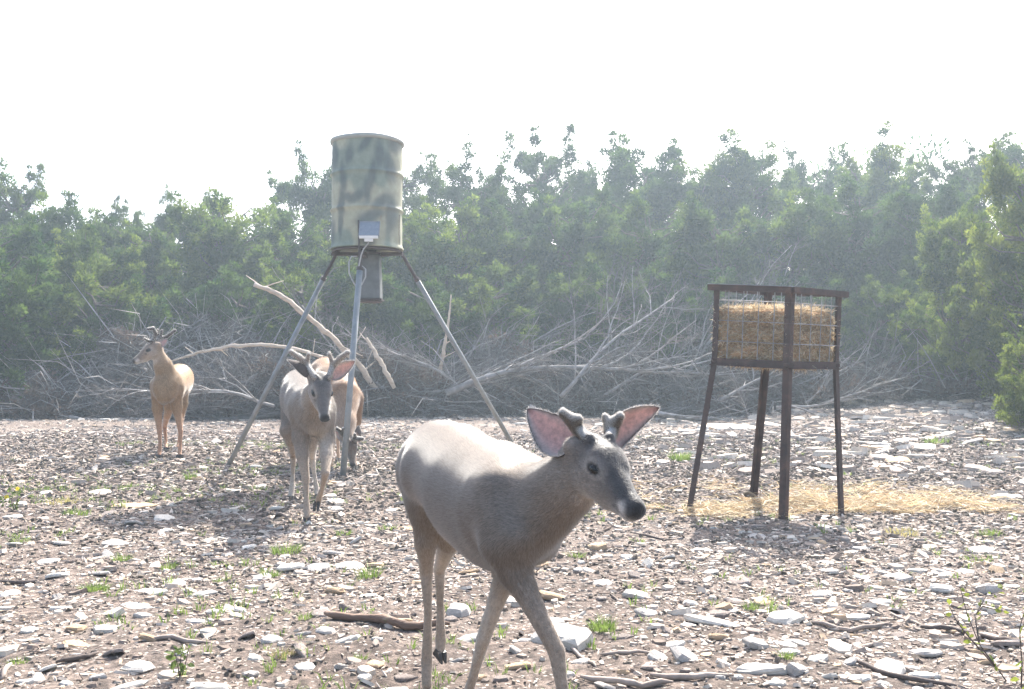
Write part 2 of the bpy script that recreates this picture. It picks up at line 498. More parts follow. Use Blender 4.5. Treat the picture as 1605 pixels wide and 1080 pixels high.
def tree_variant(seed, kind):
    """unit meshes for a tree about 1 high and 1 wide is not kept: real size H metres"""
    rng = np.random.default_rng(seed)
    if kind == 'juniper':   H, R, nc, per, ls, rr = 5.2, 2.0, 190, 320, 0.085, (0.28, 0.55)
    elif kind == 'tall':    H, R, nc, per, ls, rr = 6.6, 2.0, 190, 320, 0.090, (0.28, 0.55)
    elif kind == 'bush':    H, R, nc, per, ls, rr = 3.2, 1.6, 130, 260, 0.075, (0.22, 0.42)
    else:                   H, R, nc, per, ls, rr = 7.0, 2.1, 190, 210, 0.088, (0.20, 0.46)   # open oak
    cs, rs = [], []
    nL = {'juniper': 30, 'tall': 30, 'bush': 20, 'oak': 26}[kind]
    leaders = []
    for i in range(nL):
        t = (i + rng.uniform(0.2, 0.8)) / nL
        t = 0.10 + 0.90 * t if kind in ('juniper', 'bush') else 0.24 + 0.76 * t
        if kind in ('juniper', 'bush'): prof = math.sqrt(max(0.0, 1 - max(0, (t - 0.25) / 0.80) ** 1.8)) * (0.75 + min(0.25, t))
        else: prof = math.sin(math.pi * min(0.97, max(0.12, (t - 0.10) / 0.97))) ** 0.6
        a = i * 2.39996 + rng.uniform(-0.5, 0.5)
        rad = R * prof * rng.uniform(0.72, 1.12)
        tip = np.array([rad * math.cos(a), rad * math.sin(a), H * t * rng.uniform(0.94, 1.06)])
        basez = max(0.2, tip[2] - rad * rng.uniform(0.5, 0.9) - 0.4)
        leaders.append((np.array([0, 0, min(basez, H * 0.75)]), tip))
    per_l = nc // nL + 1
    for (b0, tip) in leaders:
        for k in range(per_l):
            t = rng.uniform(0.35, 1.0) ** 0.8
            spread = 0.42 * (1.15 - 0.75 * t)
            c = b0 * (1 - t) + tip * t + rng.normal(0, spread, 3) * [1, 1, 0.8]
            cs.append(c); rs.append(rng.uniform(*rr) * (1.15 - 0.55 * t))
        # ragged pointed tip
        up = nrm(tip - b0) * 0.5 + np.array([0, 0, 1.0]) * (0.5 if tip[2] > H * 0.6 else 0.15)
        for k in range(4 if kind == 'oak' else 3):
            c = tip + up * (0.16 + 0.17 * k) + rng.normal(0, 0.07, 3)
            cs.append(c); rs.append(0.19 - 0.036 * k + rng.uniform(-0.02, 0.03))
    cs = np.array(cs); rs = np.array(rs)
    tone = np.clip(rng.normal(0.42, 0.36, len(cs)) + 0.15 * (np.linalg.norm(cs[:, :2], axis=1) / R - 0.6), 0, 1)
    V, Qd, C = leaves(rng, cs, rs, per, ls, tone, 0.85, 0.7)
    crown = new_mesh('crown', V, [Qd]); set_col(crown, C); crown.materials.append(M_OAK if kind == 'oak' else M_JUNIPER)
    mb = MB()
    stems = 1 if kind in ('oak', 'tall') else 3
    tops = []
    for s in range(stems):
        a = rng.uniform(0, 6.283)
        e = np.array([math.cos(a) * 0.5 * (stems > 1), math.sin(a) * 0.5 * (stems > 1), H * 0.82])
        pts = bent(rng, [math.cos(a) * 0.08, math.sin(a) * 0.08, -0.25], e, 6, 0.035)
        mb.tube(pts, np.linspace(0.11 if stems > 1 else 0.15, 0.025, 7) * H / 5.5, 7)
        tops.append(pts)
    trunk = mb.mesh('trunk', True); trunk.materials.append(M_BARK)
    mb = MB()
    for i in range(0, len(cs), 2):
        st = tops[i % stems]
        z = max(0.15, cs[i][2] - 0.35 * np.linalg.norm(cs[i][:2]) - 0.3)
        k = int(np.argmin(np.abs(st[:, 2] - z)))
        mb.tube(bent(rng, st[k], cs[i], 3, 0.07), [0.035, 0.022, 0.014, 0.006], 4, cap=False)
    limbs = mb.mesh('limbs', True); limbs.materials.append(M_BARK)
    return dict(H=float(np.percentile(cs[:, 2], 98.5) + 0.1), crown=crown, trunk=trunk, limbs=limbs)

TV = {'juniper': [tree_variant(s, 'juniper') for s in (1, 2, 3)], 'tall': [tree_variant(s, 'tall') for s in (11, 12)],
      'bush': [tree_variant(s, 'bush') for s in (21, 22)], 'oak': [tree_variant(s, 'oak') for s in (31, 32, 33)]}
GRP = {'juniper': 'junipers along the clearing', 'tall': 'tall junipers at the back', 'bush': 'low juniper bushes', 'oak': 'open crowned oaks on the skyline'}
NM = {'juniper': 'juniper_tree', 'tall': 'juniper_tree', 'bush': 'juniper_bush', 'oak': 'oak_tree'}

def plant_tree(kind, px, top, d, label, widen=1.0, var=0, rotz=None, ybase=None):
    tv = TV[kind][var % len(TV[kind])]
    p = P(px, top, d)
    g = float(ground_z(p[0], d))
    sc = (p[2] - g) / tv['H']
    rz = rotz if rotz is not None else (px * 0.37 + d * 1.9) % 6.283
    r = root(NM[kind], label, 'tree' if kind != 'bush' else 'bush', (p[0], d, g), rz, GRP[kind])
    r.scale = (sc * widen, sc * widen, sc)
    for part in ('crown', 'trunk', 'limbs'):
        o = obj(part, tv[part], None, r)
        if part == 'crown':
            o['kind'] = 'stuff'
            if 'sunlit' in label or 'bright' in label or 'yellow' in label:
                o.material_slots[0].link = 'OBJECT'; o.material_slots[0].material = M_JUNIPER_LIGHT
    return r

# skyline row: (kind, px, top py, distance, widen, variant, label)
TREES = [
    ('tall', -60, 250, 24, 1.1, 0, 'tall dark juniper cut by the left edge of the photo'),
    ('oak', 22, 262, 24, 0.8, 0, 'thin crowned oak rising at the far left edge'),
    ('juniper', 88, 322, 22, 1.0, 0, 'green juniper behind the brush near the left edge'),
    ('oak', 172, 318, 25, 0.75, 1, 'small sparse oak crown left of the round topped oak'),
    ('oak', 283, 298, 24, 0.8, 2, 'round topped sparse oak above the alert buck'),
    ('juniper', 225, 345, 22, 1.0, 1, 'mid green juniper behind the dead branches left of the feeder'),
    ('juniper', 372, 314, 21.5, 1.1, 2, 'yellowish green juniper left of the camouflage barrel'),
    ('tall', 500, 246, 25, 0.8, 1, 'dark tall juniper peeking out left of the barrel'),
    ('juniper', 450, 352, 21.5, 0.9, 0, 'bushy juniper under the left side of the barrel'),
    ('oak', 618, 235, 26, 0.7, 1, 'slim oak top just right of the barrel'),
    ('juniper', 590, 330, 21, 1.0, 1, 'dense juniper directly behind the feeder legs'),
    ('oak', 728, 236, 24.5, 1.0, 2, 'broad oak with a domed crown right of the barrel'),
    ('oak', 846, 211, 25, 0.85, 0, 'tallest airy oak with sky showing through its top'),
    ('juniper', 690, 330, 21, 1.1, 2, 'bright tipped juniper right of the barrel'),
    ('oak', 920, 252, 26, 0.7, 1, 'low sparse oak between the airy oak and the wide juniper'),
    ('tall', 1003, 228, 24, 1.05, 0, 'tall wide juniper above the fanned dead branches'),
    ('juniper', 800, 335, 21.5, 1.1, 0, 'grey green juniper behind the middle of the brush pile'),
    ('juniper', 905, 305, 21.5, 1.0, 1, 'hazy juniper above the near buck'),
    ('tall', 1098, 240, 24, 1.0, 1, 'tall hazy juniper left of the hay feeder'),
    ('juniper', 1010, 330, 20.5, 1.0, 2, 'full juniper at the right end of the brush pile'),
    ('tall', 1178, 236, 23.5, 1.0, 0, 'tall juniper rising straight behind the hay feeder'),
    ('oak', 1262, 228, 25, 0.85, 2, 'sparse oak with see through crown right of the hay feeder'),
    ('juniper', 1120, 325, 20, 1.0, 1, 'green juniper left behind the hay feeder'),
    ('juniper', 1235, 318, 20, 1.05, 0, 'green juniper close behind the hay feeder'),
    ('tall', 1372, 232, 23, 1.0, 1, 'peaked tall juniper midway between hay feeder and right edge'),
    ('oak', 1440, 262, 24, 0.8, 0, 'low oak top in the dip of the skyline at right'),
    ('juniper', 1335, 300, 20, 1.0, 2, 'rounded juniper right of the hay feeder'),
    ('juniper', 1435, 300, 19, 0.95, 1, 'leaning juniper behind the bare branches at right'),
    ('oak', 1530, 222, 22, 0.8, 1, 'tall ragged oak near the right edge'),
    ('tall', 1610, 222, 21, 1.0, 0, 'tall juniper cut by the right edge of the photo'),
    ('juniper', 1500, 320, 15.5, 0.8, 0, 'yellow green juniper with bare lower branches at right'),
    ('juniper', -20, 345, 19.5, 1.1, 2, 'dark juniper at the left edge beside the brush'),
    ('juniper', 150, 372, 19.5, 1.0, 0, 'shaggy juniper rising behind the leftmost brush'),
    ('juniper', 1700, 260, 18, 1.0, 2, 'juniper beyond the right edge of the photo'),
    ('juniper', -160, 300, 22, 1.1, 1, 'juniper beyond the left edge of the photo'),
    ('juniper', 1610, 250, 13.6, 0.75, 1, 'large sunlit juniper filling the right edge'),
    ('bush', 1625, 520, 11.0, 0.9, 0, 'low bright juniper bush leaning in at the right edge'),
    ('bush', -30, 380, 17.2, 1.2, 1, 'shaded juniper bush reaching the ground at the left edge'),
    ('bush', 175, 430, 18.0, 1.0, 0, 'green juniper bush between the left edge and the alert buck'),
    ('bush', 500, 410, 18.8, 1.1, 0, 'juniper bush seen between the left and centre feeder legs'),
    ('bush', 780, 430, 18.8, 1.2, 1, 'juniper bush behind the fanned pale limb'),
    ('bush', 930, 420, 18.8, 1.1, 0, 'juniper bush above the antlers of the near buck'),
    ('bush', 1090, 430, 18.2, 1.1, 1, 'juniper bush left of the hay feeder'),
    ('bush', 60, 430, 18.2, 1.1, 1, 'low juniper bush behind the left brush'),
    ('bush', 345, 430, 18.8, 1.1, 0, 'low juniper bush behind the tangled dead branches'),
    ('bush', 640, 425, 18.6, 1.1, 1, 'low juniper bush behind the right feeder leg'),
    ('bush', 1270, 440, 17.6, 1.0, 1, 'shaded juniper bush seen through the hay feeder'),
    ('bush', 1400, 440, 16.8, 1.0, 0, 'shaded juniper bush under the rounded juniper'),
]
for (kind, px, top, d, w, v, lab) in TREES:
    plant_tree(kind, px, top, d, lab, w, v)

def backwood():
    """far-off wood behind the rows, read as one mass"""
    rng = np.random.default_rng(77)
    n = 620
    x = rng.uniform(-26, 30, n); y = rng.uniform(26.5, 31, n)
    z = ground_z(x, y) + rng.uniform(0.2, 4.9, n) * (1 + 0.02 * np.clip(x, -5, 20))
    V, Qd, C = leaves(rng, np.stack([x, y, z], 1), rng.uniform(0.7, 1.3, n), 170, 0.17, np.clip(rng.normal(0.3, 0.2, n), 0, 1))
    me = new_mesh('woods', V, [Qd]); set_col(me, C)
    tag(obj('woods', me, M_JUNIPER), kind='stuff')
backwood()

# ------------------------------------------------------------------ dead brush
def dead_variant(seed, L0=3.6, r0=0.045, fan=0.5, twig=1.0, curve=0.25):
    """lying dead tree: limb along +x rising; branches fan out to +x. meshes limb, branch list, twigs"""
    rng = np.random.default_rng(seed)
    def path(a, d, Ln, k, wob, grav=0.0):
        p = [np.asarray(a, float)]; d = nrm(d)
        for i in range(k):
            d = nrm(d + rng.normal(0, wob, 3) + np.array([0, 0, grav]))
            p.append(p[-1] + d * Ln / k)
        return np.array(p)
    limb = path([0, 0, 0.05], [1, 0, 0.35], L0, 9, 0.09, 0.01)
    lm = MB(); lm.tube(limb, np.linspace(r0, r0 * 0.25, 10), 7)
    branches = []; tw = MB()
    def twigs(par, n, ln, r):
        for _ in range(n):
            i = rng.integers(1, len(par) - 1) if len(par) > 2 else 1
            t = rng.random(); a = par[i] * (1 - t) + par[min(i + 1, len(par) - 1)] * t
            dr = nrm(par[min(i + 1, len(par) - 1)] - par[i - 1])
            side = nrm(rng.normal(0, 1, 3)); d = nrm(dr * 0.9 + side * rng.uniform(0.4, 1.1))
            p = path(a, d, ln * rng.uniform(0.5, 1.3), 4, 0.16)
            tw.tube(p, np.linspace(r, r * 0.35, 5), 3, cap=False)
            for __ in range(3):
                j = rng.integers(1, 4); d2 = nrm(nrm(p[j + 1] - p[j]) + rng.normal(0, 0.6, 3))
                p2 = path(p[j], d2, ln * rng.uniform(0.2, 0.6), 2, 0.12)
                tw.tube(p2, [r * 0.6, r * 0.45, r * 0.25], 3, cap=False)
    nb = 13
    for b in range(nb):
        i = 1 + int((b / nb) * 8); t = rng.random()
        a = limb[i] * (1 - t) + limb[min(i + 1, 9)] * t
        dr = nrm(limb[min(i + 1, 9)] - limb[i - 1])
        ang = rng.uniform(0, 6.283)
        side = np.array([0, math.cos(ang), math.sin(ang) * 0.9 + 0.35])
        d = nrm(dr + side * rng.uniform(fan * 0.5, fan * 1.5))
        ln = L0 * rng.uniform(0.3, 0.6) * (1.05 - 0.05 * i)
        bp = path(a, d, ln, 6, 0.12, 0.02 * curve)
        m = MB(); m.tube(bp, np.linspace(r0 * 0.5 * (1 - i * 0.05), r0 * 0.1, 7), 5)
        branches.append(m)
        twigs(bp, int(9 * twig), ln * 0.4, r0 * 0.13 + 0.001)
    twigs(limb, int(14 * twig), L0 * 0.22, r0 * 0.15 + 0.001)
    out = dict(limb=lm.mesh('limb', True), branch=[m.mesh('branch', True) for m in branches], twigs=tw.mesh('twigs'))
    out['limb'].materials.append(M_DEAD); out['twigs'].materials.append(M_DEADTWIG)
    for m in out['branch']: m.materials.append(M_DEAD)
    return out
DV = [dead_variant(101, 3.6, 0.045, 0.5), dead_variant(102, 3.0, 0.035, 0.8, 1.2), dead_variant(103, 4.2, 0.055, 0.4, 0.9), dead_variant(104, 2.6, 0.03, 0.9, 1.4),
      dead_variant(105, 3.4, 0.04, 0.6, 1.1)]

def dead_tree(px, py, d, var, yaw, pitch, sc, label, roll=0.0, name='dead_branch'):
    p = P(px, py, d)
    dv = DV[var]
    r = root(name, label, 'dead branch', tuple(p), 0, 'dead branches heaped along the tree line')
    r.rotation_euler = (Matrix.Rotation(yaw, 3, 'Z') @ Matrix.Rotation(-pitch, 3, 'Y') @ Matrix.Rotation(roll, 3, 'X')).to_euler()
    r.scale = (sc,) * 3
    obj('limb', dv['limb'], None, r)
    for b in dv['branch']: obj('branch', b, None, r)
    o = obj('twigs', dv['twigs'], None, r); o['kind'] = 'stuff'
    return r
# (px, py of the butt end, distance, variant, yaw deg: 0 = to the right, 180 = to the left, pitch deg, scale, label)
DEAD = [
    (705, 612, 16.4, 0, 18, 14, 1.15, 'long pale dead limb fanning up to the right above the near buck'),
    (700, 622, 15.8, 2, 8, 2, 1.05, 'low dead limb reaching right along the ground behind the near buck'),
    (880, 626, 15.6, 1, 20, 18, 1.0, 'dead branch rising right between near buck ears and hay feeder'),
    (830, 632, 15.4, 4, -4, 1, 0.9, 'dead branch lying flat at the foot of the brush behind the antlers'),
    (950, 622, 15.9, 3, 12, 22, 1.0, 'thin forked dead branch at the right end of the big fan'),
    (760, 612, 17.0, 4, 24, 14, 1.0, 'dead limb standing steeply in the middle of the big fan'),
    (620, 630, 16.0, 3, 165, 20, 0.9, 'reddish dead branch at the foot of the brush right of the centre leg'),
    (735, 618, 16.2, 1, 150, 26, 0.8, 'dead branch sticking up behind the right feeder leg'),
    (560, 610, 16.6, 4, 10, 20, 0.9, 'dead branch rising behind the grazing buck'),
    (505, 628, 16.0, 0, 172, 8, 1.0, 'curved dead limb lying left of the antlered buck'),
    (470, 636, 15.6, 2, 178, 3, 0.9, 'low dead limb between the alert buck and the left feeder leg'),
    (430, 640, 15.3, 1, 184, 4, 0.8, 'small dead branch on the ground right of the alert buck'),
    (455, 600, 16.6, 4, 160, 12, 0.9, 'dead branch arching above the small branch right of the alert buck'),
    (380, 590, 17.0, 0, 140, 24, 0.9, 'tall dead limb leaning left above the alert buck'),
    (400, 580, 17.3, 1, 120, 32, 1.0, 'steep grey dead limb at the centre of the left tangle'),
    (330, 595, 17.0, 3, 60, 34, 0.9, 'upright tangle of grey branches left of the barrel legs'),
    (300, 590, 16.8, 4, 150, 18, 1.0, 'dead branch pointing left behind the head of the alert buck'),
    (1000, 634, 15.2, 2, 5, 3, 0.75, 'flat dead limb reaching towards the left leg of the hay feeder'),
    (1130, 632, 15.0, 3, 12, 14, 0.9, 'dead branch behind the left leg of the hay feeder'),
    (1215, 636, 14.6, 1, 14, 12, 0.65, 'spray of dead branches between the hay feeder legs'),
    (1265, 634, 15.2, 4, 10, 6, 0.6, 'dead branch right behind the right leg of the hay feeder'),
    (1610, 575, 15.0, 0, 170, 3, 0.75, 'bare pale branch poking left out of the right junipers'),
    (1610, 545, 15.3, 4, 168, 4, 0.7, 'upper bare branch reaching out of the right junipers'),
    (1050, 620, 16.6, 4, 15, 12, 1.0, 'hazy dead branch behind the hay feeder left leg'),
    (640, 600, 17.0, 2, 30, 24, 0.9, 'grey limb leaning right behind the feeder legs'),
]
for (px, py, d, v, yaw, pit, sc, lab) in DEAD:
    dead_tree(px, py, d, v, math.radians(yaw), math.radians(pit), sc, lab, roll=px * 0.7)

def brush_pile(px0, px1, top, d, label, seed, n=2600, brown=0.4):
    """heap of fine dead twigs with some brown needles left on it"""
    rng = np.random.default_rng(seed)
    a, b = P(px0, 640, d), P(px1, 640, d)
    xc = (a[0] + b[0]) / 2; W = abs(b[0] - a[0]) / 2; ztop = P(px0, top, d)[2]
    g = float(ground_z(xc, d)); H = ztop - g
    r = root('brush_pile', label, 'brush pile', (xc, d, g), 0, 'heaps of cut brush')
    def samp(n):
        u = rng.uniform(-1, 1, n); v = rng.uniform(-1, 1, n)
        prof = (1 - np.abs(u) ** 2.5) * (1 - 0.8 * np.abs(v) ** 2) * (0.72 + 0.4 * fbm2(u * 3 + seed, v * 2, seed, 2, 1.0))
        return np.stack([u * W, v * 0.95, H * prof * rng.random(n) ** 0.55], -1)
    def twist(n, ln, w, mat, name):
        p = samp(n)
        az = np.where(rng.random(n) < 0.5, 0.3, 2.8) + rng.normal(0, 1.1, n)
        el = rng.normal(0.15, 0.5, n)
        d1 = np.stack([np.cos(az) * np.cos(el), np.sin(az) * np.cos(el), np.sin(el)], -1)
        Ln = ln * rng.uniform(0.25, 1.3, n)
        d2 = d1 + rng.normal(0, 0.25, (n, 3))
        d2 = d1 + rng.normal(0, 0.45, (n, 3)) + np.array([0, 0, -0.25])
        m1 = p + d1 * (Ln * 0.5)[:, None]; e = m1 + d2 * (Ln * 0.5)[:, None]
        s = np.cross(d1, rng.normal(0, 1, (n, 3))); s /= np.linalg.norm(s, axis=1)[:, None]
        s2 = np.cross(d1, s); ww = (w * rng.uniform(0.5, 1.5, n))[:, None]
        V = np.stack([p + s * ww, p - s * ww, p + s2 * ww, m1 + s * ww * 0.8, m1 - s * ww * 0.8, m1 + s2 * ww * 0.8, e], 1)
        V[..., 2] = np.maximum(V[..., 2], -0.03)
        B = np.arange(n)[:, None] * 7
        q = np.concatenate([B + np.array([0, 1, 4, 3]), B + np.array([1, 2, 5, 4]), B + np.array([2, 0, 3, 5])])
        t = np.concatenate([B + np.array([3, 4, 6]), B + np.array([4, 5, 6]), B + np.array([5, 3, 6])])
        o = obj(name, new_mesh(name, V.reshape(-1, 3), [t, q]), mat, r); o['kind'] = 'stuff'
    twist(int(n * 1.4), 0.6, 0.0045, M_DEADTWIG, 'twigs')
    twist(int(n * 0.16), 1.1, 0.010, M_DEAD, 'sticks')
    nb = int(30 + 40 * brown * W)
    if nb > 2:
        c = samp(nb)
        V, Qd, C = leaves(rng, c, rng.uniform(0.14, 0.34, nb), 130, 0.075, np.full(nb, 0.5), 0.7, -0.3)
        V[:, 2] = np.maximum(V[:, 2], -0.02)
        o = obj('dead_needles', new_mesh('dead_needles', V, [Qd]), M_BROWNTWIG, r); o['kind'] = 'stuff'
    return r
brush_pile(-70, 130, 575, 16.6, 'dark low brush pile at the left edge', 201, 2600, 3.0)
brush_pile(100, 300, 505, 17.3, 'brush pile with grey twigs left of the alert buck', 202, 4200, 1.0)
brush_pile(240, 450, 480, 18.0, 'highest grey brush tangle left of the feeder', 203, 5200, 0.7)
brush_pile(290, 520, 545, 16.6, 'low brush pile between alert buck and antlered buck', 204, 3600, 0.7)
brush_pile(490, 720, 540, 16.9, 'reddish brown brush pile behind the feeder legs', 205, 4600, 3.0)
brush_pile(670, 900, 535, 17.3, 'grey brush pile under the fanned dead limbs', 206, 4600, 0.8)
brush_pile(840, 1110, 545, 17.2, 'hazy brush pile between near buck and hay feeder', 207, 4600, 0.8)
brush_pile(1060, 1300, 545, 16.6, 'dark brush pile behind the hay feeder legs', 208, 3600, 1.0)
brush_pile(1260, 1500, 570, 16.2, 'shaded brush pile right of the hay feeder', 209, 2600, 1.5)
brush_pile(1440, 1680, 575, 15.6, 'thin brush under the right junipers', 210, 1400, 0.6)

def pole(name, label, pts, rads, mat, cat='branch', n=8, group=None, twigs=None):
    c = np.asarray(pts[0])
    r = MB(); rg = np.random.default_rng(len(label))
    pts = np.asarray(pts); m = (len(pts) - 1) * 6 + 1; tt = np.linspace(0, len(pts) - 1, m)
    pp = np.stack([np.interp(tt, range(len(pts)), pts[:, k]) for k in range(3)], 1)
    sm_ = pp.copy(); sm_[1:-1] = (pp[:-2] + pp[1:-1] * 2 + pp[2:]) / 4
    rr = np.interp(tt, range(len(rads)), rads) * rg.uniform(0.86, 1.14, m)
    sm_[1:-1] += rg.normal(0, 0.18, (m - 2, 3)) * rr[1:-1, None]
    r.tube(sm_ - c, rr, n)
    for k in range(2 + m // 7):
        i = rg.integers(2, m - 2); d0 = nrm(nrm(sm_[i + 1] - sm_[i - 1]) * rg.choice([-1, 1]) + rg.normal(0, 0.8, 3)); l0 = rg.uniform(3, 14) * rr[i]
        r.tube([sm_[i] - c, sm_[i] - c + d0 * l0 * 0.5, sm_[i] - c + d0 * l0 + rg.normal(0, 0.3, 3) * rr[i]], [rr[i] * 0.45, rr[i] * 0.3, rr[i] * 0.12], 5)
    o = r.build(name, mat, smooth=True, loc=tuple(c)); tag(o, label, cat, group)
    return o
M_PALEWOOD = mat_simple('pale_stripped_wood', [(0.3, (0.36, 0.28, 0.21)), (0.7, (0.58, 0.49, 0.40))], scale=6, rough=0.8, bump=0.3, scl=(1, 1, 3))
pole('fallen_pole', 'long pale bark-stripped pole leaning left out of the brush beside the left feeder leg',
     [P(600, 625, 16.2), P(562, 572, 15.9), P(519, 527, 15.6), P(484, 497, 15.4), P(438, 461, 15.2), P(398, 446, 15.1)], [0.045, 0.048, 0.042, 0.043, 0.037, 0.032], M_PALEWOOD)
pole('bare_branch', 'long thin pale branch arching right from behind the alert buck to the left feeder leg',
     [P(268, 566, 15.3), P(310, 553, 15.2), P(360, 543, 15.1), P(410, 540, 15.1), P(462, 546, 15.2), P(505, 560, 15.4)], [0.012, 0.022, 0.028, 0.03, 0.027, 0.024], M_PALEWOOD)
pole('broken_stick', 'short broken pale stick standing in the brush right of the centre leg',
     [P(618, 608, 15.7), P(606, 585, 15.6), P(590, 555, 15.6), P(574, 530, 15.6)], [0.03, 0.04, 0.032, 0.022], M_PALEWOOD)
pole('bare_branch', 'thin pale upright branch with a fork beyond the right feeder leg',
     [P(690, 580, 16.4), P(697, 540, 16.3), P(703, 505, 16.3), P(707, 462, 16.2)], [0.03, 0.026, 0.02, 0.008], M_PALEWOOD)
dead_tree(1172, 652, 12.8, 3, 2.1, 0.9, 0.22, 'white twisted branch standing behind the back leg of the hay feeder')
# ------------------------------------------------------------------ tripod game feeder
M_GALV = mat_simple('galvanised_pipe', [(0.3, (0.17, 0.185, 0.19)), (0.7, (0.27, 0.285, 0.29))], scale=12, rough=0.6, metal=0.2, spec=0.5)
M_RUST = mat_simple('rusty_steel', [(0.3, (0.04, 0.028, 0.026)), (0.55, (0.068, 0.044, 0.038)), (0.75, (0.13, 0.075, 0.055))], scale=10, rough=0.8, bump=0.25, bump_scale=60, spec=0.25)
M_DARKST = mat_simple('dark_painted_steel', [(0.3, (0.045, 0.038, 0.036)), (0.7, (0.085, 0.07, 0.066))], scale=12, rough=0.6)
M_WIRE = mat_simple('bright_wire', [(0.3, (0.20, 0.20, 0.20)), (0.7, (0.32, 0.32, 0.32))], scale=20, rough=0.4, metal=0.6)
M_PLASTIC = mat_simple('white_plastic', [(0.3, (0.62, 0.62, 0.60)), (0.7, (0.72, 0.72, 0.70))], scale=10, rough=0.5)
M_PANEL = mat_simple('solar_cells', [(0.3, (0.16, 0.18, 0.21)), (0.7, (0.22, 0.25, 0.28))], scale=30, rough=0.3, spec=0.6)
M_CABLE = mat_simple('grey_cable', [(0.3, (0.30, 0.30, 0.30)), (0.7, (0.4, 0.4, 0.4))], scale=10, rough=0.6)

def mat_camo():
    m, nt, out = mat_new('camouflage_paint')
    b = N(nt, 'ShaderNodeBsdfPrincipled', Roughness=0.7); b.inputs['Specular IOR Level'].default_value = 0.25
    a = N(nt, 'ShaderNodeAttribute', attribute_name='Col')
    f = noise_fac(nt, 18.0, 4, 0.6)
    v = ramp(nt, f, [(0.3, (0.88, 0.88, 0.88)), (0.7, (1.1, 1.1, 1.1))])
    col = mixc(nt, 1.0, a.outputs['Color'], v, 'MULTIPLY')
    f3 = noise_fac(nt, 5.0, 6, 0.7, scl=(1, 1, 0.5))
    rs = ramp(nt, f3, [(0.66, (0, 0, 0)), (0.74, (0.6, 0.6, 0.6))])
    col = mixc(nt, rs, col, (0.20, 0.12, 0.08))
    L(nt, col, b.inputs['Base Color']); L(nt, b.outputs[0], out.inputs[0])
    return m

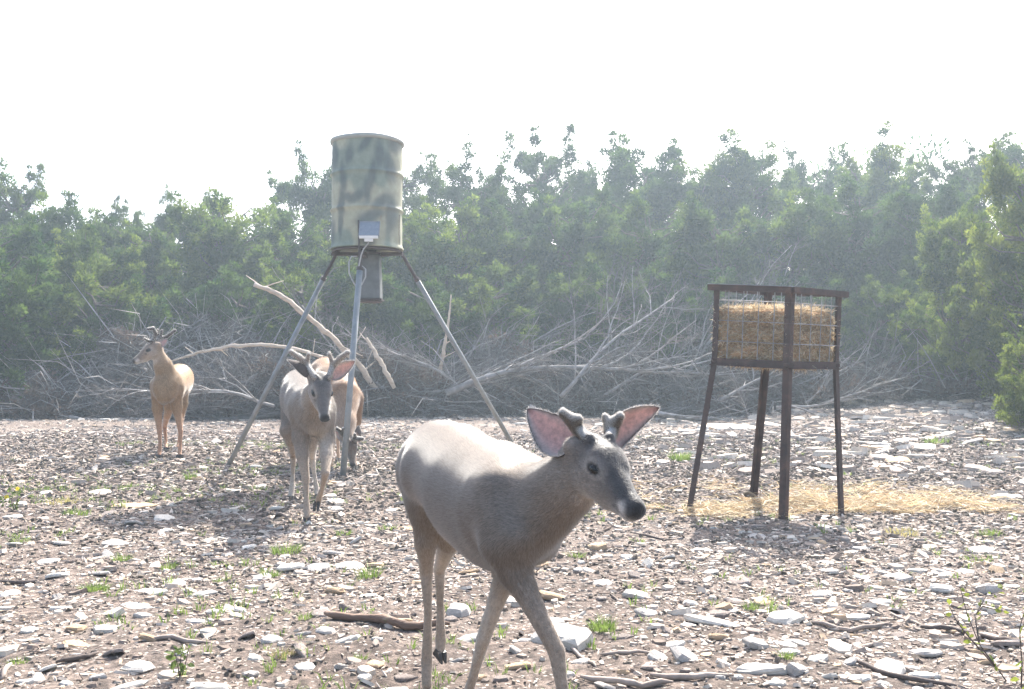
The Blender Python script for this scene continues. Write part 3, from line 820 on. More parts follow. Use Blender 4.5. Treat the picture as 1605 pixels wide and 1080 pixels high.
def game_feeder():
    D = 8.7
    c = P(575, 392, D)
    base = np.array([c[0], D, float(ground_z(c[0], D))])
    rt = root('game_feeder', 'camouflage painted barrel game feeder with solar panel on three leaning pipe legs', 'game feeder', tuple(base))
    R = 0.315; z0 = c[2] - base[2]; z1 = P(575, 219, D)[2] - base[2]; Hh = z1 - z0
    # profile: bottom chime, two rolling hoops, top chime
    prof = [(0.0, R + 0.008), (0.012, R + 0.010), (0.024, R), (0.05, R - 0.004)]
    for f in (0.345, 0.665):
        prof += [(f - 0.028, R - 0.004), (f - 0.012, R + 0.004), (f, R + 0.013), (f + 0.012, R + 0.004), (f + 0.028, R - 0.004)]
    prof += [(0.93, R - 0.004), (0.95, R - 0.004)]
    zs = []
    for z, r in prof: zs.append((z, r))
    full = []
    for i in range(len(zs) - 1):
        n = max(1, int((zs[i + 1][0] - zs[i][0]) / 0.02))
        for k in range(n): full.append((zs[i][0] + (zs[i + 1][0] - zs[i][0]) * k / n, zs[i][1] + (zs[i + 1][1] - zs[i][1]) * k / n))
    full.append(zs[-1])
    n = 128
    th = np.arange(n) * 2 * math.pi / n
    dent = lambda z, t: 0.006 * (fbm2(np.cos(t) * 2 + 5, np.sin(t) * 2 + z * 4, 9, 3, 1.2) - 0.5) * 2
    V = []; C = []
    # camouflage blobs as painted: (angle position u across the front -1..1, height 0..1, su, sv, tilt, strength)
    blobs = [(-0.55, 0.60, 0.12, 0.17, 0.1), (-0.60, 0.38, 0.10, 0.14, 0.0), (-0.35, 0.42, 0.28, 0.045, 0.0), (-0.12, 0.44, 0.25, 0.05, 0.1), (0.15, 0.48, 0.12, 0.13, -0.4),
             (0.28, 0.62, 0.10, 0.16, -0.5), (0.45, 0.80, 0.13, 0.15, -0.3), (0.7, 0.70, 0.2, 0.12, -0.4), (-0.85, 0.80, 0.12, 0.14, 0.0), (-0.35, 0.80, 0.11, 0.08, 0.1), (0.55, 0.40, 0.3, 0.06, 0.2),
             (0.75, 0.30, 0.16, 0.18, -0.3), (-0.92, 0.16, 0.14, 0.14, 0.0), (-0.62, 0.20, 0.06, 0.13, 0.0), (0.25, 0.26, 0.4, 0.06, 0.1), (0.2, 0.10, 0.16, 0.12, 0.0), (0.85, 0.92, 0.18, 0.08, 0.2), (0.1, 0.9, 0.2, 0.05, 0.3)]
    for z, r in full:
        zz = np.full(n, z)
        rr = r + dent(zz, th)
        V.append(np.stack([np.sin(th) * rr, -np.cos(th) * rr, np.full(n, z0 + z * Hh)], -1))
        u = np.where(np.cos(th) > 0, np.sin(th), np.sign(np.sin(th)) * (2 - np.abs(np.sin(th))))
        w = np.zeros(n)
        wx = (fbm2(u * 4 + 3, zz * 4, 15, 3, 1.0) - 0.5)
        for (bu, bz, su, sz, tl) in blobs:
            du = u - bu + wx * 0.16; dz = z - bz + wx * 0.08
            a = du * math.cos(tl) + dz * math.sin(tl); b2 = -du * math.sin(tl) + dz * math.cos(tl)
            w = np.maximum(w, 1 - sstep(0.45, 1.5, np.sqrt((a / su) ** 2 + (b2 / sz) ** 2)))
        back = sstep(0.52, 0.58, fbm2(u * 5, zz * 5, 16, 2, 1.0)) * (np.cos(th) <= 0)
        w = np.maximum(w, back)
        tan = np.array([0.33, 0.33, 0.245]); grn = np.array([0.20, 0.235, 0.19]); dk = np.array([0.075, 0.095, 0.105])
        g = sstep(0.45, 0.6, fbm2(u * 2.2 + 8, zz * 3, 19, 2, 1.0))[:, None]
        base_c = tan * (1 - g) + grn * g
        C.append(base_c * (1 - w[:, None] * 0.72) + dk * w[:, None] * 0.72)
    V = np.concatenate(V); C = np.concatenate(C); k = len(full)
    i = np.arange(k - 1)[:, None] * n; j = np.arange(n)[None]; j2 = (j + 1) % n
    q = np.stack([i + j, i + j2, i + n + j2, i + n + j], -1).reshape(-1, 4)
    mb = MB(); mb.add(V, [q], C); mb.add(V[:n], [np.arange(n)[::-1]], C[:n])
    barrel = mb.build('barrel', mat_camo(), rt, smooth=True)
    # lid: low domed with rolled rim
    mb = MB(); lp = [(0.945, R - 0.003), (0.950, R + 0.012), (0.972, R + 0.014), (0.985, R + 0.006), (0.988, R - 0.02), (0.998, R * 0.6), (1.002, 0.01)]
    LV = np.concatenate([np.stack([np.sin(th) * r, -np.cos(th) * r, np.full(n, z0 + z * Hh + 0.003 * np.sin(th * 3))], -1) for z, r in lp])
    i = np.arange(len(lp) - 1)[:, None] * n
    mb.add(LV, [np.stack([i + j, i + j2, i + n + j2, i + n + j], -1).reshape(-1, 4), (np.arange(n) + (len(lp) - 1) * n)])
    mb.build('lid', mat_simple('lid_paint', [(0.3, (0.24, 0.26, 0.24)), (0.7, (0.36, 0.37, 0.34))], scale=4, rough=0.6), rt, smooth=True)
    def loc(px, py, d): return P(px, py, d) - base
    # support ring and cross frame under the barrel
    mb = MB()
    ring = [np.array([math.sin(a) * (R - 0.02), -math.cos(a) * (R - 0.02), z0 - 0.014]) for a in np.linspace(0, 2 * math.pi, 33)]
    mb.tube(ring, 0.014, 6, cap=False)
    mb.beam((-R, 0, z0 - 0.035), (R, 0, z0 - 0.035), 0.035, 0.03); mb.beam((0, -R, z0 - 0.068), (0, R, z0 - 0.068), 0.035, 0.03)
    mb.build('support_ring', M_DARKST, rt)
    feet = [('centre', G(538, 742), (566, 398, D - R)), ('left', None, (529, 395, D)), ('right', None, (628, 395, D + 0.1))]
    fl = G(356, 728); fr = G(815, 711)
    for nm_, foot, top in (('c', G(537, 746), loc(566, 396, D - R - 0.0)), ('l', fl, loc(529, 394, D + 0.05)), ('r', fr, loc(627, 393, D + 0.12))):
        f = np.asarray(foot) - base
        f = f - [0, 0, 0.03]
        if nm_ == 'c': col = 0.925
        elif nm_ == 'l': col = 0.875
        else: col = 0.875
        m = f * (1 - col) + top * col
        r1 = 0.026 if nm_ == 'c' else 0.022
        leg = MB().tube([f, m], r1, 14).build('leg', M_GALV, rt, smooth=False)
        for p_ in leg.data.polygons: p_.use_smooth = len(p_.vertices) == 4
        MB().tube([f * (1 - col + 0.03) + top * (col - 0.03), top], r1 * 0.72, 12).build('socket', M_DARKST, leg)
        MB().tube([m - (top - f) / np.linalg.norm(top - f) * 0.012, m + (top - f) / np.linalg.norm(top - f) * 0.018], r1 * 1.15, 12).build('collar', M_DARKST, leg)
        # little gusset to the ring
        MB().beam(top, top * [0.8, 0.8, 1] + [0, 0, 0.03], 0.03, 0.02).build('bracket', M_RUST, leg)
    # motor housing below
    a = loc(582, 400, D); b = loc(582, 469, D)
    mb = MB()
    zt, zb = a[2], b[2]; xc = a[0]
    w0, w1 = 0.080, 0.092
    mb.add([[xc - w0, -0.08, zt], [xc + w0, -0.08, zt], [xc + w0, 0.08, zt], [xc - w0, 0.08, zt], [xc - w1, -0.09, zb], [xc + w1, -0.09, zb], [xc + w1, 0.09, zb], [xc - w1, 0.09, zb]],
           [[[0, 1, 2, 3], [4, 7, 6, 5], [0, 4, 5, 1], [1, 5, 6, 2], [2, 6, 7, 3], [3, 7, 4, 0]]])
    hs = mb.build('motor_box', mat_simple('grey_paint', [(0.3, (0.10, 0.11, 0.11)), (0.7, (0.16, 0.17, 0.17))], scale=14, rough=0.6), rt)
    bv = hs.modifiers.new('bevel', 'BEVEL'); bv.width = 0.008; bv.segments = 2
    m2 = MB().box((xc, 0, zb - 0.008), (0.21, 0.2, 0.012)); m2.box((xc, 0, zt + 0.01), (0.18, 0.18, 0.02))
    m2.build('flange', M_DARKST, hs)
    MB().tube([(xc, 0, z0), (xc, 0, zt)], 0.045, 12).build('chute', M_DARKST, rt)
    MB().tube([(xc, 0, zb - 0.014), (xc, 0, zb - 0.03)], [0.10, 0.10], 20).build('spinner', M_DARKST, rt)
    # solar panel, tilted on a bracket
    pt = loc(579, 359, D - R - 0.06)
    tl = math.radians(28)
    ax = [[1, 0, 0], [0, math.sin(tl), -math.cos(tl)], [0, -math.cos(tl), -math.sin(tl)]]
    nrm_ = np.array([0, -math.cos(tl), math.sin(tl)]); upv = np.array([0, math.sin(tl), math.cos(tl)])
    AX = np.array([[1, 0, 0], upv, nrm_])
    fr_ = MB(); w, h = 0.160, 0.135
    fr_.box(pt, (w, h, 0.012), AX)
    sp = fr_.build('solar_panel', M_PANEL, rt)
    e = MB()
    for sx in (-1, 1): e.box(pt + np.array([1, 0, 0]) * sx * (w / 2 + 0.004), (0.008, h + 0.016, 0.018), AX)
    for sy in (-1, 1): e.box(pt + upv * sy * (h / 2 + 0.004), (w, 0.008, 0.018), AX)
    e.build('frame', M_WIRE, sp)
    lp_ = pt - upv * (h / 2 + 0.025)
    MB().box(lp_ + np.array([0, 0.0, 0.006]), (0.158, 0.035, 0.022)).build('ledge', M_PLASTIC, rt)
    MB().box(lp_ + np.array([0.0, 0.005, -0.018]), (0.07, 0.035, 0.024)).build('connector_box', M_PLASTIC, rt)
    MB().beam(pt - nrm_ * 0.01, np.array([pt[0], -R, pt[2] - 0.02]), 0.03, 0.02).build('panel_bracket', M_RUST, rt)
    MB().beam(loc(562, 345, D - R - 0.012), loc(563, 398, D - R - 0.012), 0.022, 0.012).build('strap', M_DARKST, rt)
    cb = [lp_ + np.array([0.0, 0, -0.03]), loc(577, 382, D - R - 0.07), loc(570, 390, D - R - 0.08), loc(566, 400, D - R - 0.05), loc(562, 420, D - R - 0.04), loc(560, 445, D - R - 0.02)]
    MB().tube(cb, 0.006, 6).build('cable', M_CABLE, rt, smooth=True)
    cb = [loc(560, 402, D - R + 0.02), loc(551, 402, D - R), loc(547, 410, D - R), loc(547, 428, D - R), loc(553, 441, D - R), loc(560, 452, D - R)]
    MB().tube(cb, 0.007, 6).build('cable', M_CABLE, rt, smooth=True)
    cb = [loc(566, 416, D - R), loc(573, 422, D - R), loc(573, 434, D - R), loc(567, 446, D - R), loc(561, 450, D - R)]
    MB().tube(cb, 0.007, 6).build('cable', M_CABLE, rt, smooth=True)
    # side seam
    MB().tube([(0.30, -0.115, z0 + 0.03), (0.30, -0.115, z0 + 0.3 * Hh)], 0.003, 5).build('seam', M_DARKST, barrel)
game_feeder()

# ------------------------------------------------------------------ hay rack on four angle-iron legs
def angle_iron(mb, a, b, w=0.045, t=0.005, u=(1, 0, 0), v=(0, 1, 0)):
    a = np.asarray(a, float); b = np.asarray(b, float); d = nrm(b - a)
    u = nrm(np.asarray(u, float) - d * (np.asarray(u, float) @ d)); v = nrm(np.asarray(v, float) - d * (np.asarray(v, float) @ d))
    L_ = np.linalg.norm(b - a)
    for (x, y) in ((u, v), (v, u)):
        c = (a + b) / 2 + x * w / 2
        mb.box(c + y * 0.0, (L_, w, t), [d, x, np.cross(d, x)])

def straw_mesh(rng, pts, dirs, ln, w, name):
    n = len(pts)
    s = np.cross(dirs, rng.normal(0, 1, (n, 3))); s /= np.linalg.norm(s, axis=1)[:, None] + 1e-9
    bend = rng.normal(0, 0.18, (n, 3)) * ln[:, None]
    m = pts + dirs * ln[:, None] * 0.5 + bend * 0.5; e = pts + dirs * ln[:, None]
    s = s * w[:, None] * 0.5
    V = np.stack([pts - s, pts + s, m + s, m - s, e], 1)
    B = np.arange(n)[:, None] * 5
    me = new_mesh(name, V.reshape(-1, 3), [B + np.array([3, 2, 4]), B + np.array([0, 1, 2, 3])])
    c = np.array([(0.50, 0.38, 0.23), (0.60, 0.49, 0.32), (0.40, 0.28, 0.17), (0.64, 0.56, 0.42)])[rng.choice(4, n)] * rng.uniform(0.5, 1.2, (n, 1))
    set_col(me, np.repeat(c, 5, axis=0))
    return me
M_STRAW = mat_simple('straw', [(0.3, (0.9, 0.9, 0.9)), (0.7, (1.1, 1.1, 1.1))], scale=20, rough=0.6, attr=True, translucent=0.35)
M_HAYCORE = mat_simple('packed_hay', [(0.3, (0.22, 0.125, 0.065)), (0.5, (0.42, 0.26, 0.14)), (0.7, (0.58, 0.40, 0.23))], scale=22, rough=0.9, bump=0.9, scl=(1, 1, 3), dist=1.0)

def hay_rack():
    A, B, Cc, Dd = (1120, 6.33), (1240, 5.96), (1318, 6.33), (1200, 6.72)       # left, front, right, back corners
    top = [P(1120, 450, 6.33), P(1240, 455, 5.96), P(1319, 462, 6.33), P(1203, 458, 6.74)]
    mid = [P(1116, 566, 6.33), P(1236, 572, 5.97), P(1314, 573, 6.34), P(1199, 572, 6.74)]
    foot = [G(1075, 799), G(1229, 812), G(1323, 806), G(1179, 778)]
    base = np.mean(foot, axis=0); base[2] = float(ground_z(base[0], base[1]))
    rt = root('hay_feeder', 'square rusty steel hay feeder with wire sides on four tall splayed legs', 'hay feeder', tuple(base))
    top = [t - base for t in top]; mid = [t - base for t in mid]; foot = [t - base - [0, 0, 0.03] for t in foot]
    cen = np.mean(top, axis=0)
    for i in range(4):
        inx = nrm((top[(i + 1) % 4] - top[i]) * [1, 1, 0]); iny = nrm((top[(i - 1) % 4] - top[i]) * [1, 1, 0])
        lg = MB(); angle_iron(lg, foot[i], mid[i], 0.038, 0.006, inx, iny)
        leg = lg.build('leg', M_RUST, rt)
        pg = MB(); angle_iron(pg, mid[i], top[i], 0.038, 0.006, inx, iny)
        pg.build('corner_post', M_RUST, rt)
        w = MB(); w.box(mid[i] + (inx + iny) * 0.02, (0.06, 0.06, 0.02)); w.build('weld_plate', M_RUST, leg)
    def side(i, j, z_, over=0.0, w=0.045):
        return z_[i], z_[j]
    tq = [t + nrm((t - cen) * [1, 1, 0]) * 0.03 for t in top]
    for i in range(4):
        j = (i + 1) % 4
        MB().beam(tq[i] + [0, 0, 0.0], tq[j], 0.040, 0.036).build('top_rail', M_RUST, rt)
        b = MB(); b.beam(mid[i], mid[j], 0.010, 0.045); b.beam(mid[i] + [0, 0, -0.022], mid[j] + [0, 0, -0.022], 0.045, 0.006)
        b.build('bottom_rail', M_RUST, rt)
    # thin sheet edge along the top left
    e = MB(); e.beam(tq[0] + [0, 0, 0.021], tq[1] + [0, 0, 0.021], 0.05, 0.004); e.build('rail_cap', M_GALV, rt)
    # welded wire panels on the four sides
    for i in range(4):
        j = (i + 1) % 4
        pn = root('wire_panel', None, None); pn.parent = rt
        nv = 5
        for k in range(1, nv):
            t = k / nv
            a = mid[i] * (1 - t) + mid[j] * t; b = top[i] * (1 - t) + top[j] * t
            MB().tube([a, b], 0.0032, 5, cap=False).build('wire', M_WIRE, pn)
        for k in range(1, 4):
            t = k / 3.6
            a = mid[i] * (1 - t) + top[i] * t; b = mid[j] * (1 - t) + top[j] * t
            MB().tube([a, b], 0.0032, 5, cap=False).build('wire', M_WIRE, pn)
    # floor bars carrying the hay
    for k in range(1, 5):
        t = k / 5
        MB().beam(mid[0] * (1 - t) + mid[1] * t, mid[3] * (1 - t) + mid[2] * t, 0.02, 0.008).build('floor_bar', M_RUST, rt)
    # ---- hay: packed bale of four flakes inside
    hb = root('hay_bale', 'golden block of packed hay lying inside the rusty hay feeder', 'hay', tuple(base))
    rng = np.random.default_rng(8)
    c4 = [m for m in mid]; cm = np.mean(c4, axis=0)
    inn = [m + (cm - m) * 0.07 for m in c4]
    h0, h1 = 0.012, (P(1180, 482, 6.15)[2] - P(1180, 566, 6.15)[2])
    n1, n2 = 26, 27
    V = []; 
    per = []
    for i in range(4):
        for k in range(n1): per.append(inn[i] * (1 - k / n1) + inn[(i + 1) % 4] * (k / n1))
    per = np.array(per); npr = len(per)
    rows = []
    for r_ in range(n2 + 1):
        t = r_ / n2
        lay = 1 - 0.05 * abs(math.sin(t * math.pi * 4)) * 0.0
        o = (per - cm) * (1 - 0.13 * (1 - abs(math.sin(t * math.pi * 3)) ** 0.45)) + cm
        z = h0 + (h1 - h0) * t
        nz = fbm2(per[:, 0] * 9 + 3, per[:, 1] * 9 + t * 7, 44, 3, 1.0)
        o = cm + (o - cm) * (0.965 + 0.06 * nz[:, None])
        o[:, 2] = per[:, 2] + z + (0.03 * (nz - 0.5) if r_ == n2 else 0)
        rows.append(o)
    V = np.concatenate(rows + [cm[None] + [0, 0, h1 + 0.015], cm[None] + [0, 0, h0]])
    i = np.arange(n2)[:, None] * npr; j = np.arange(npr)[None]; j2 = (j + 1) % npr
    q = np.stack([i + j, i + j2, i + npr + j2, i + npr + j], -1).reshape(-1, 4)
    jj = np.arange(npr); t1 = np.stack([jj + n2 * npr, (jj + 1) % npr + n2 * npr, np.full(npr, (n2 + 1) * npr)], -1); t2 = np.stack([(jj + 1) % npr, jj, np.full(npr, (n2 + 1) * npr + 1)], -1)
    MB().add(V, [q, np.concatenate([t1, t2])]).build('packed_block', M_HAYCORE, hb, smooth=True)
    # loose stalks on its faces
    n = 9000
    f = rng.integers(0, 4, n); t = rng.random(n); s = rng.random(n)
    I = np.array(inn); p = I[f] * (1 - t[:, None]) + I[(f + 1) % 4] * t[:, None]
    nn = p - cm; nn[:, 2] = 0; nn /= np.linalg.norm(nn, axis=1)[:, None]
    p = p - nn * (0.030 * (1 - np.abs(np.sin(s * math.pi * 3)) ** 0.45))[:, None]; p[:, 2] += h0 + (h1 - h0) * s
    e = I[(f + 1) % 4] - I[f]; e /= np.linalg.norm(e, axis=1)[:, None]
    sg = rng.choice([-1, 1], n)
    d = e * (sg * rng.uniform(0.3, 1, n))[:, None] + nn * rng.uniform(0.02, 0.25, n)[:, None] + np.stack([np.zeros(n), np.zeros(n), rng.normal(-0.1, 0.5, n)], -1)
    d /= np.linalg.norm(d, axis=1)[:, None]
    top_n = 3500
    pt = cm + (I[f[:top_n]] * (1 - t[:top_n, None]) + I[(f[:top_n] + 1) % 4] * t[:top_n, None] - cm) * (rng.random(top_n) ** 0.5)[:, None]
    pt[:, 2] += h1 + 0.01
    dt = rng.normal(0, 1, (top_n, 3)); dt[:, 2] = np.abs(dt[:, 2]) * 0.45; dt /= np.linalg.norm(dt, axis=1)[:, None]
    bn = 1400                                # ragged stalks hanging below the floor bars
    k2 = rng.integers(0, 4, bn); t2_ = rng.uniform(0.15, 0.85, bn)
    pb = I[k2] * (1 - t2_[:, None]) + I[(k2 + 1) % 4] * t2_[:, None]; pb = cm + (pb - cm) * rng.uniform(0.5, 1, bn)[:, None]; pb[:, 2] -= 0.005
    db = np.stack([rng.normal(0, 1, bn), rng.normal(0, 1, bn), rng.uniform(-0.9, -0.1, bn)], -1); db /= np.linalg.norm(db, axis=1)[:, None]
    allp = np.concatenate([p, pt, pb]); alld = np.concatenate([d, dt, db])
    m = len(allp)
    me = straw_mesh(rng, allp, alld, rng.uniform(0.025, 0.075, m), rng.uniform(0.002, 0.0045, m), 'loose_stalks')
    o = obj('loose_stalks', me, M_STRAW, hb); o['kind'] = 'stuff'
    return base
HB = hay_rack()

def ground_straw():
    rng = np.random.default_rng(18)
    n = 38000
    cx, cy = 2.15, 6.55
    x = np.concatenate([rng.normal(1.9, 0.75, n * 6 // 10), rng.uniform(0.7, 3.6, n * 4 // 10)])
    y = np.concatenate([rng.normal(6.45, 0.38, n * 6 // 10), rng.normal(6.5, 0.45, n * 4 // 10)])
    n = len(x)
    dens = 0.6 * fbm2(x, y, 61, 4, 3.2) + 0.4 * fbm2(x, y, 62, 2, 1.0) + 0.06 * np.exp(-((x - 1.9) ** 2 + (y - 6.4) ** 2) * 1.2)
    k = (rng.random(n) < sstep(0.46, 0.64, dens) * np.exp(-((x - 1.95) / 1.1) ** 4) + 0.012) & (y > 5.55 + 0.9 * fbm2(x, y, 63, 3, 2.5)) & (y < 7.9)
    x, y = x[k], y[k]; n = len(x)
    z = gz(x, y) + rng.uniform(0.0, 0.035, n)
    a = rng.uniform(0, 6.283, n); d = np.stack([np.cos(a), np.sin(a), rng.normal(0.05, 0.18, n)], -1)
    me = straw_mesh(rng, np.stack([x, y, z], -1), d, rng.uniform(0.05, 0.14, n), rng.uniform(0.003, 0.006, n), 'scattered_straw')
    o = obj('scattered_straw', me, M_STRAW); tag(o, kind='stuff')
ground_straw()

# ------------------------------------------------------------------ stones: each one its own object
LAND = []          # named landmarks for descriptions: (phrase, x, y)
def stone_mesh(seed, k=9, flat=1.0):
    rng = np.random.default_rng(seed)
    th = (np.arange(k) + rng.uniform(-0.32, 0.32, k)) * 2 * math.pi / k
    r = rng.uniform(0.68, 1.0, k)
    rings = []
    for z, f in ((-0.5, 0.94), (-0.15, 1.02), (0.25, 0.97), (0.5, 0.80)):
        jr = r * f * rng.uniform(0.94, 1.05, k)
        rings.append(np.stack([np.cos(th) * jr * 0.5, np.sin(th) * jr * 0.5, np.full(k, z) + rng.normal(0, 0.07, k) * (z > 0) + 0.12 * np.cos(th + seed) * (z > 0)], -1))
    V = np.concatenate(rings + [[[rng.normal(0, 0.05), rng.normal(0, 0.05), 0.56 + rng.normal(0, 0.06)]]])
    j = np.arange(k); j2 = (j + 1) % k
    q = np.concatenate([np.stack([i * k + j, i * k + j2, (i + 1) * k + j2, (i + 1) * k + j], -1) for i in range(3)])
    t = np.stack([3 * k + j, 3 * k + j2, np.full(k, 4 * k)], -1)
    return new_mesh('stone', V, [t, q])
SM = {c: [] for c in M_STONE}
for ci, c in enumerate(M_STONE):
    for s in range(7):
        me = stone_mesh(300 + ci * 20 + s, 7 + (s % 4)); me.materials.append(M_STONE[c]); SM[c].append(me)
def put_stone(px, py, w_px, h_px, color, label, seed, tilt=0.12, group='limestone pieces strewn over the clearing', thick=None, name='stone', depth=None, cat='stone'):
    """px,py: middle of the visible stone in the photograph"""
    g = G(px, py + h_px * 0.35)
    d = g[1]; s = d / F_PX
    w = w_px * s * 1.08
    elev = CAM_H / d
    dep = min(max(h_px * s / elev * 0.55, w * 0.35), w * 0.95) if depth is None else depth
    th = thick if thick is not None else max(0.012, h_px * s * 0.38)
    rng = np.random.default_rng(seed)
    o = obj(name, SM[color][seed % 7], None, None)
    o.location = (g[0], g[1], float(gz(g[0], g[1])) + th * 0.22)
    o.rotation_euler = (rng.normal(0, tilt) + 0.06, rng.normal(0, tilt), rng.uniform(-0.5, 0.5) + (math.pi if seed % 2 else 0))
    o.scale = (w * 1.08, dep, th)
    tag(o, label, cat, group)
    return o, g, w

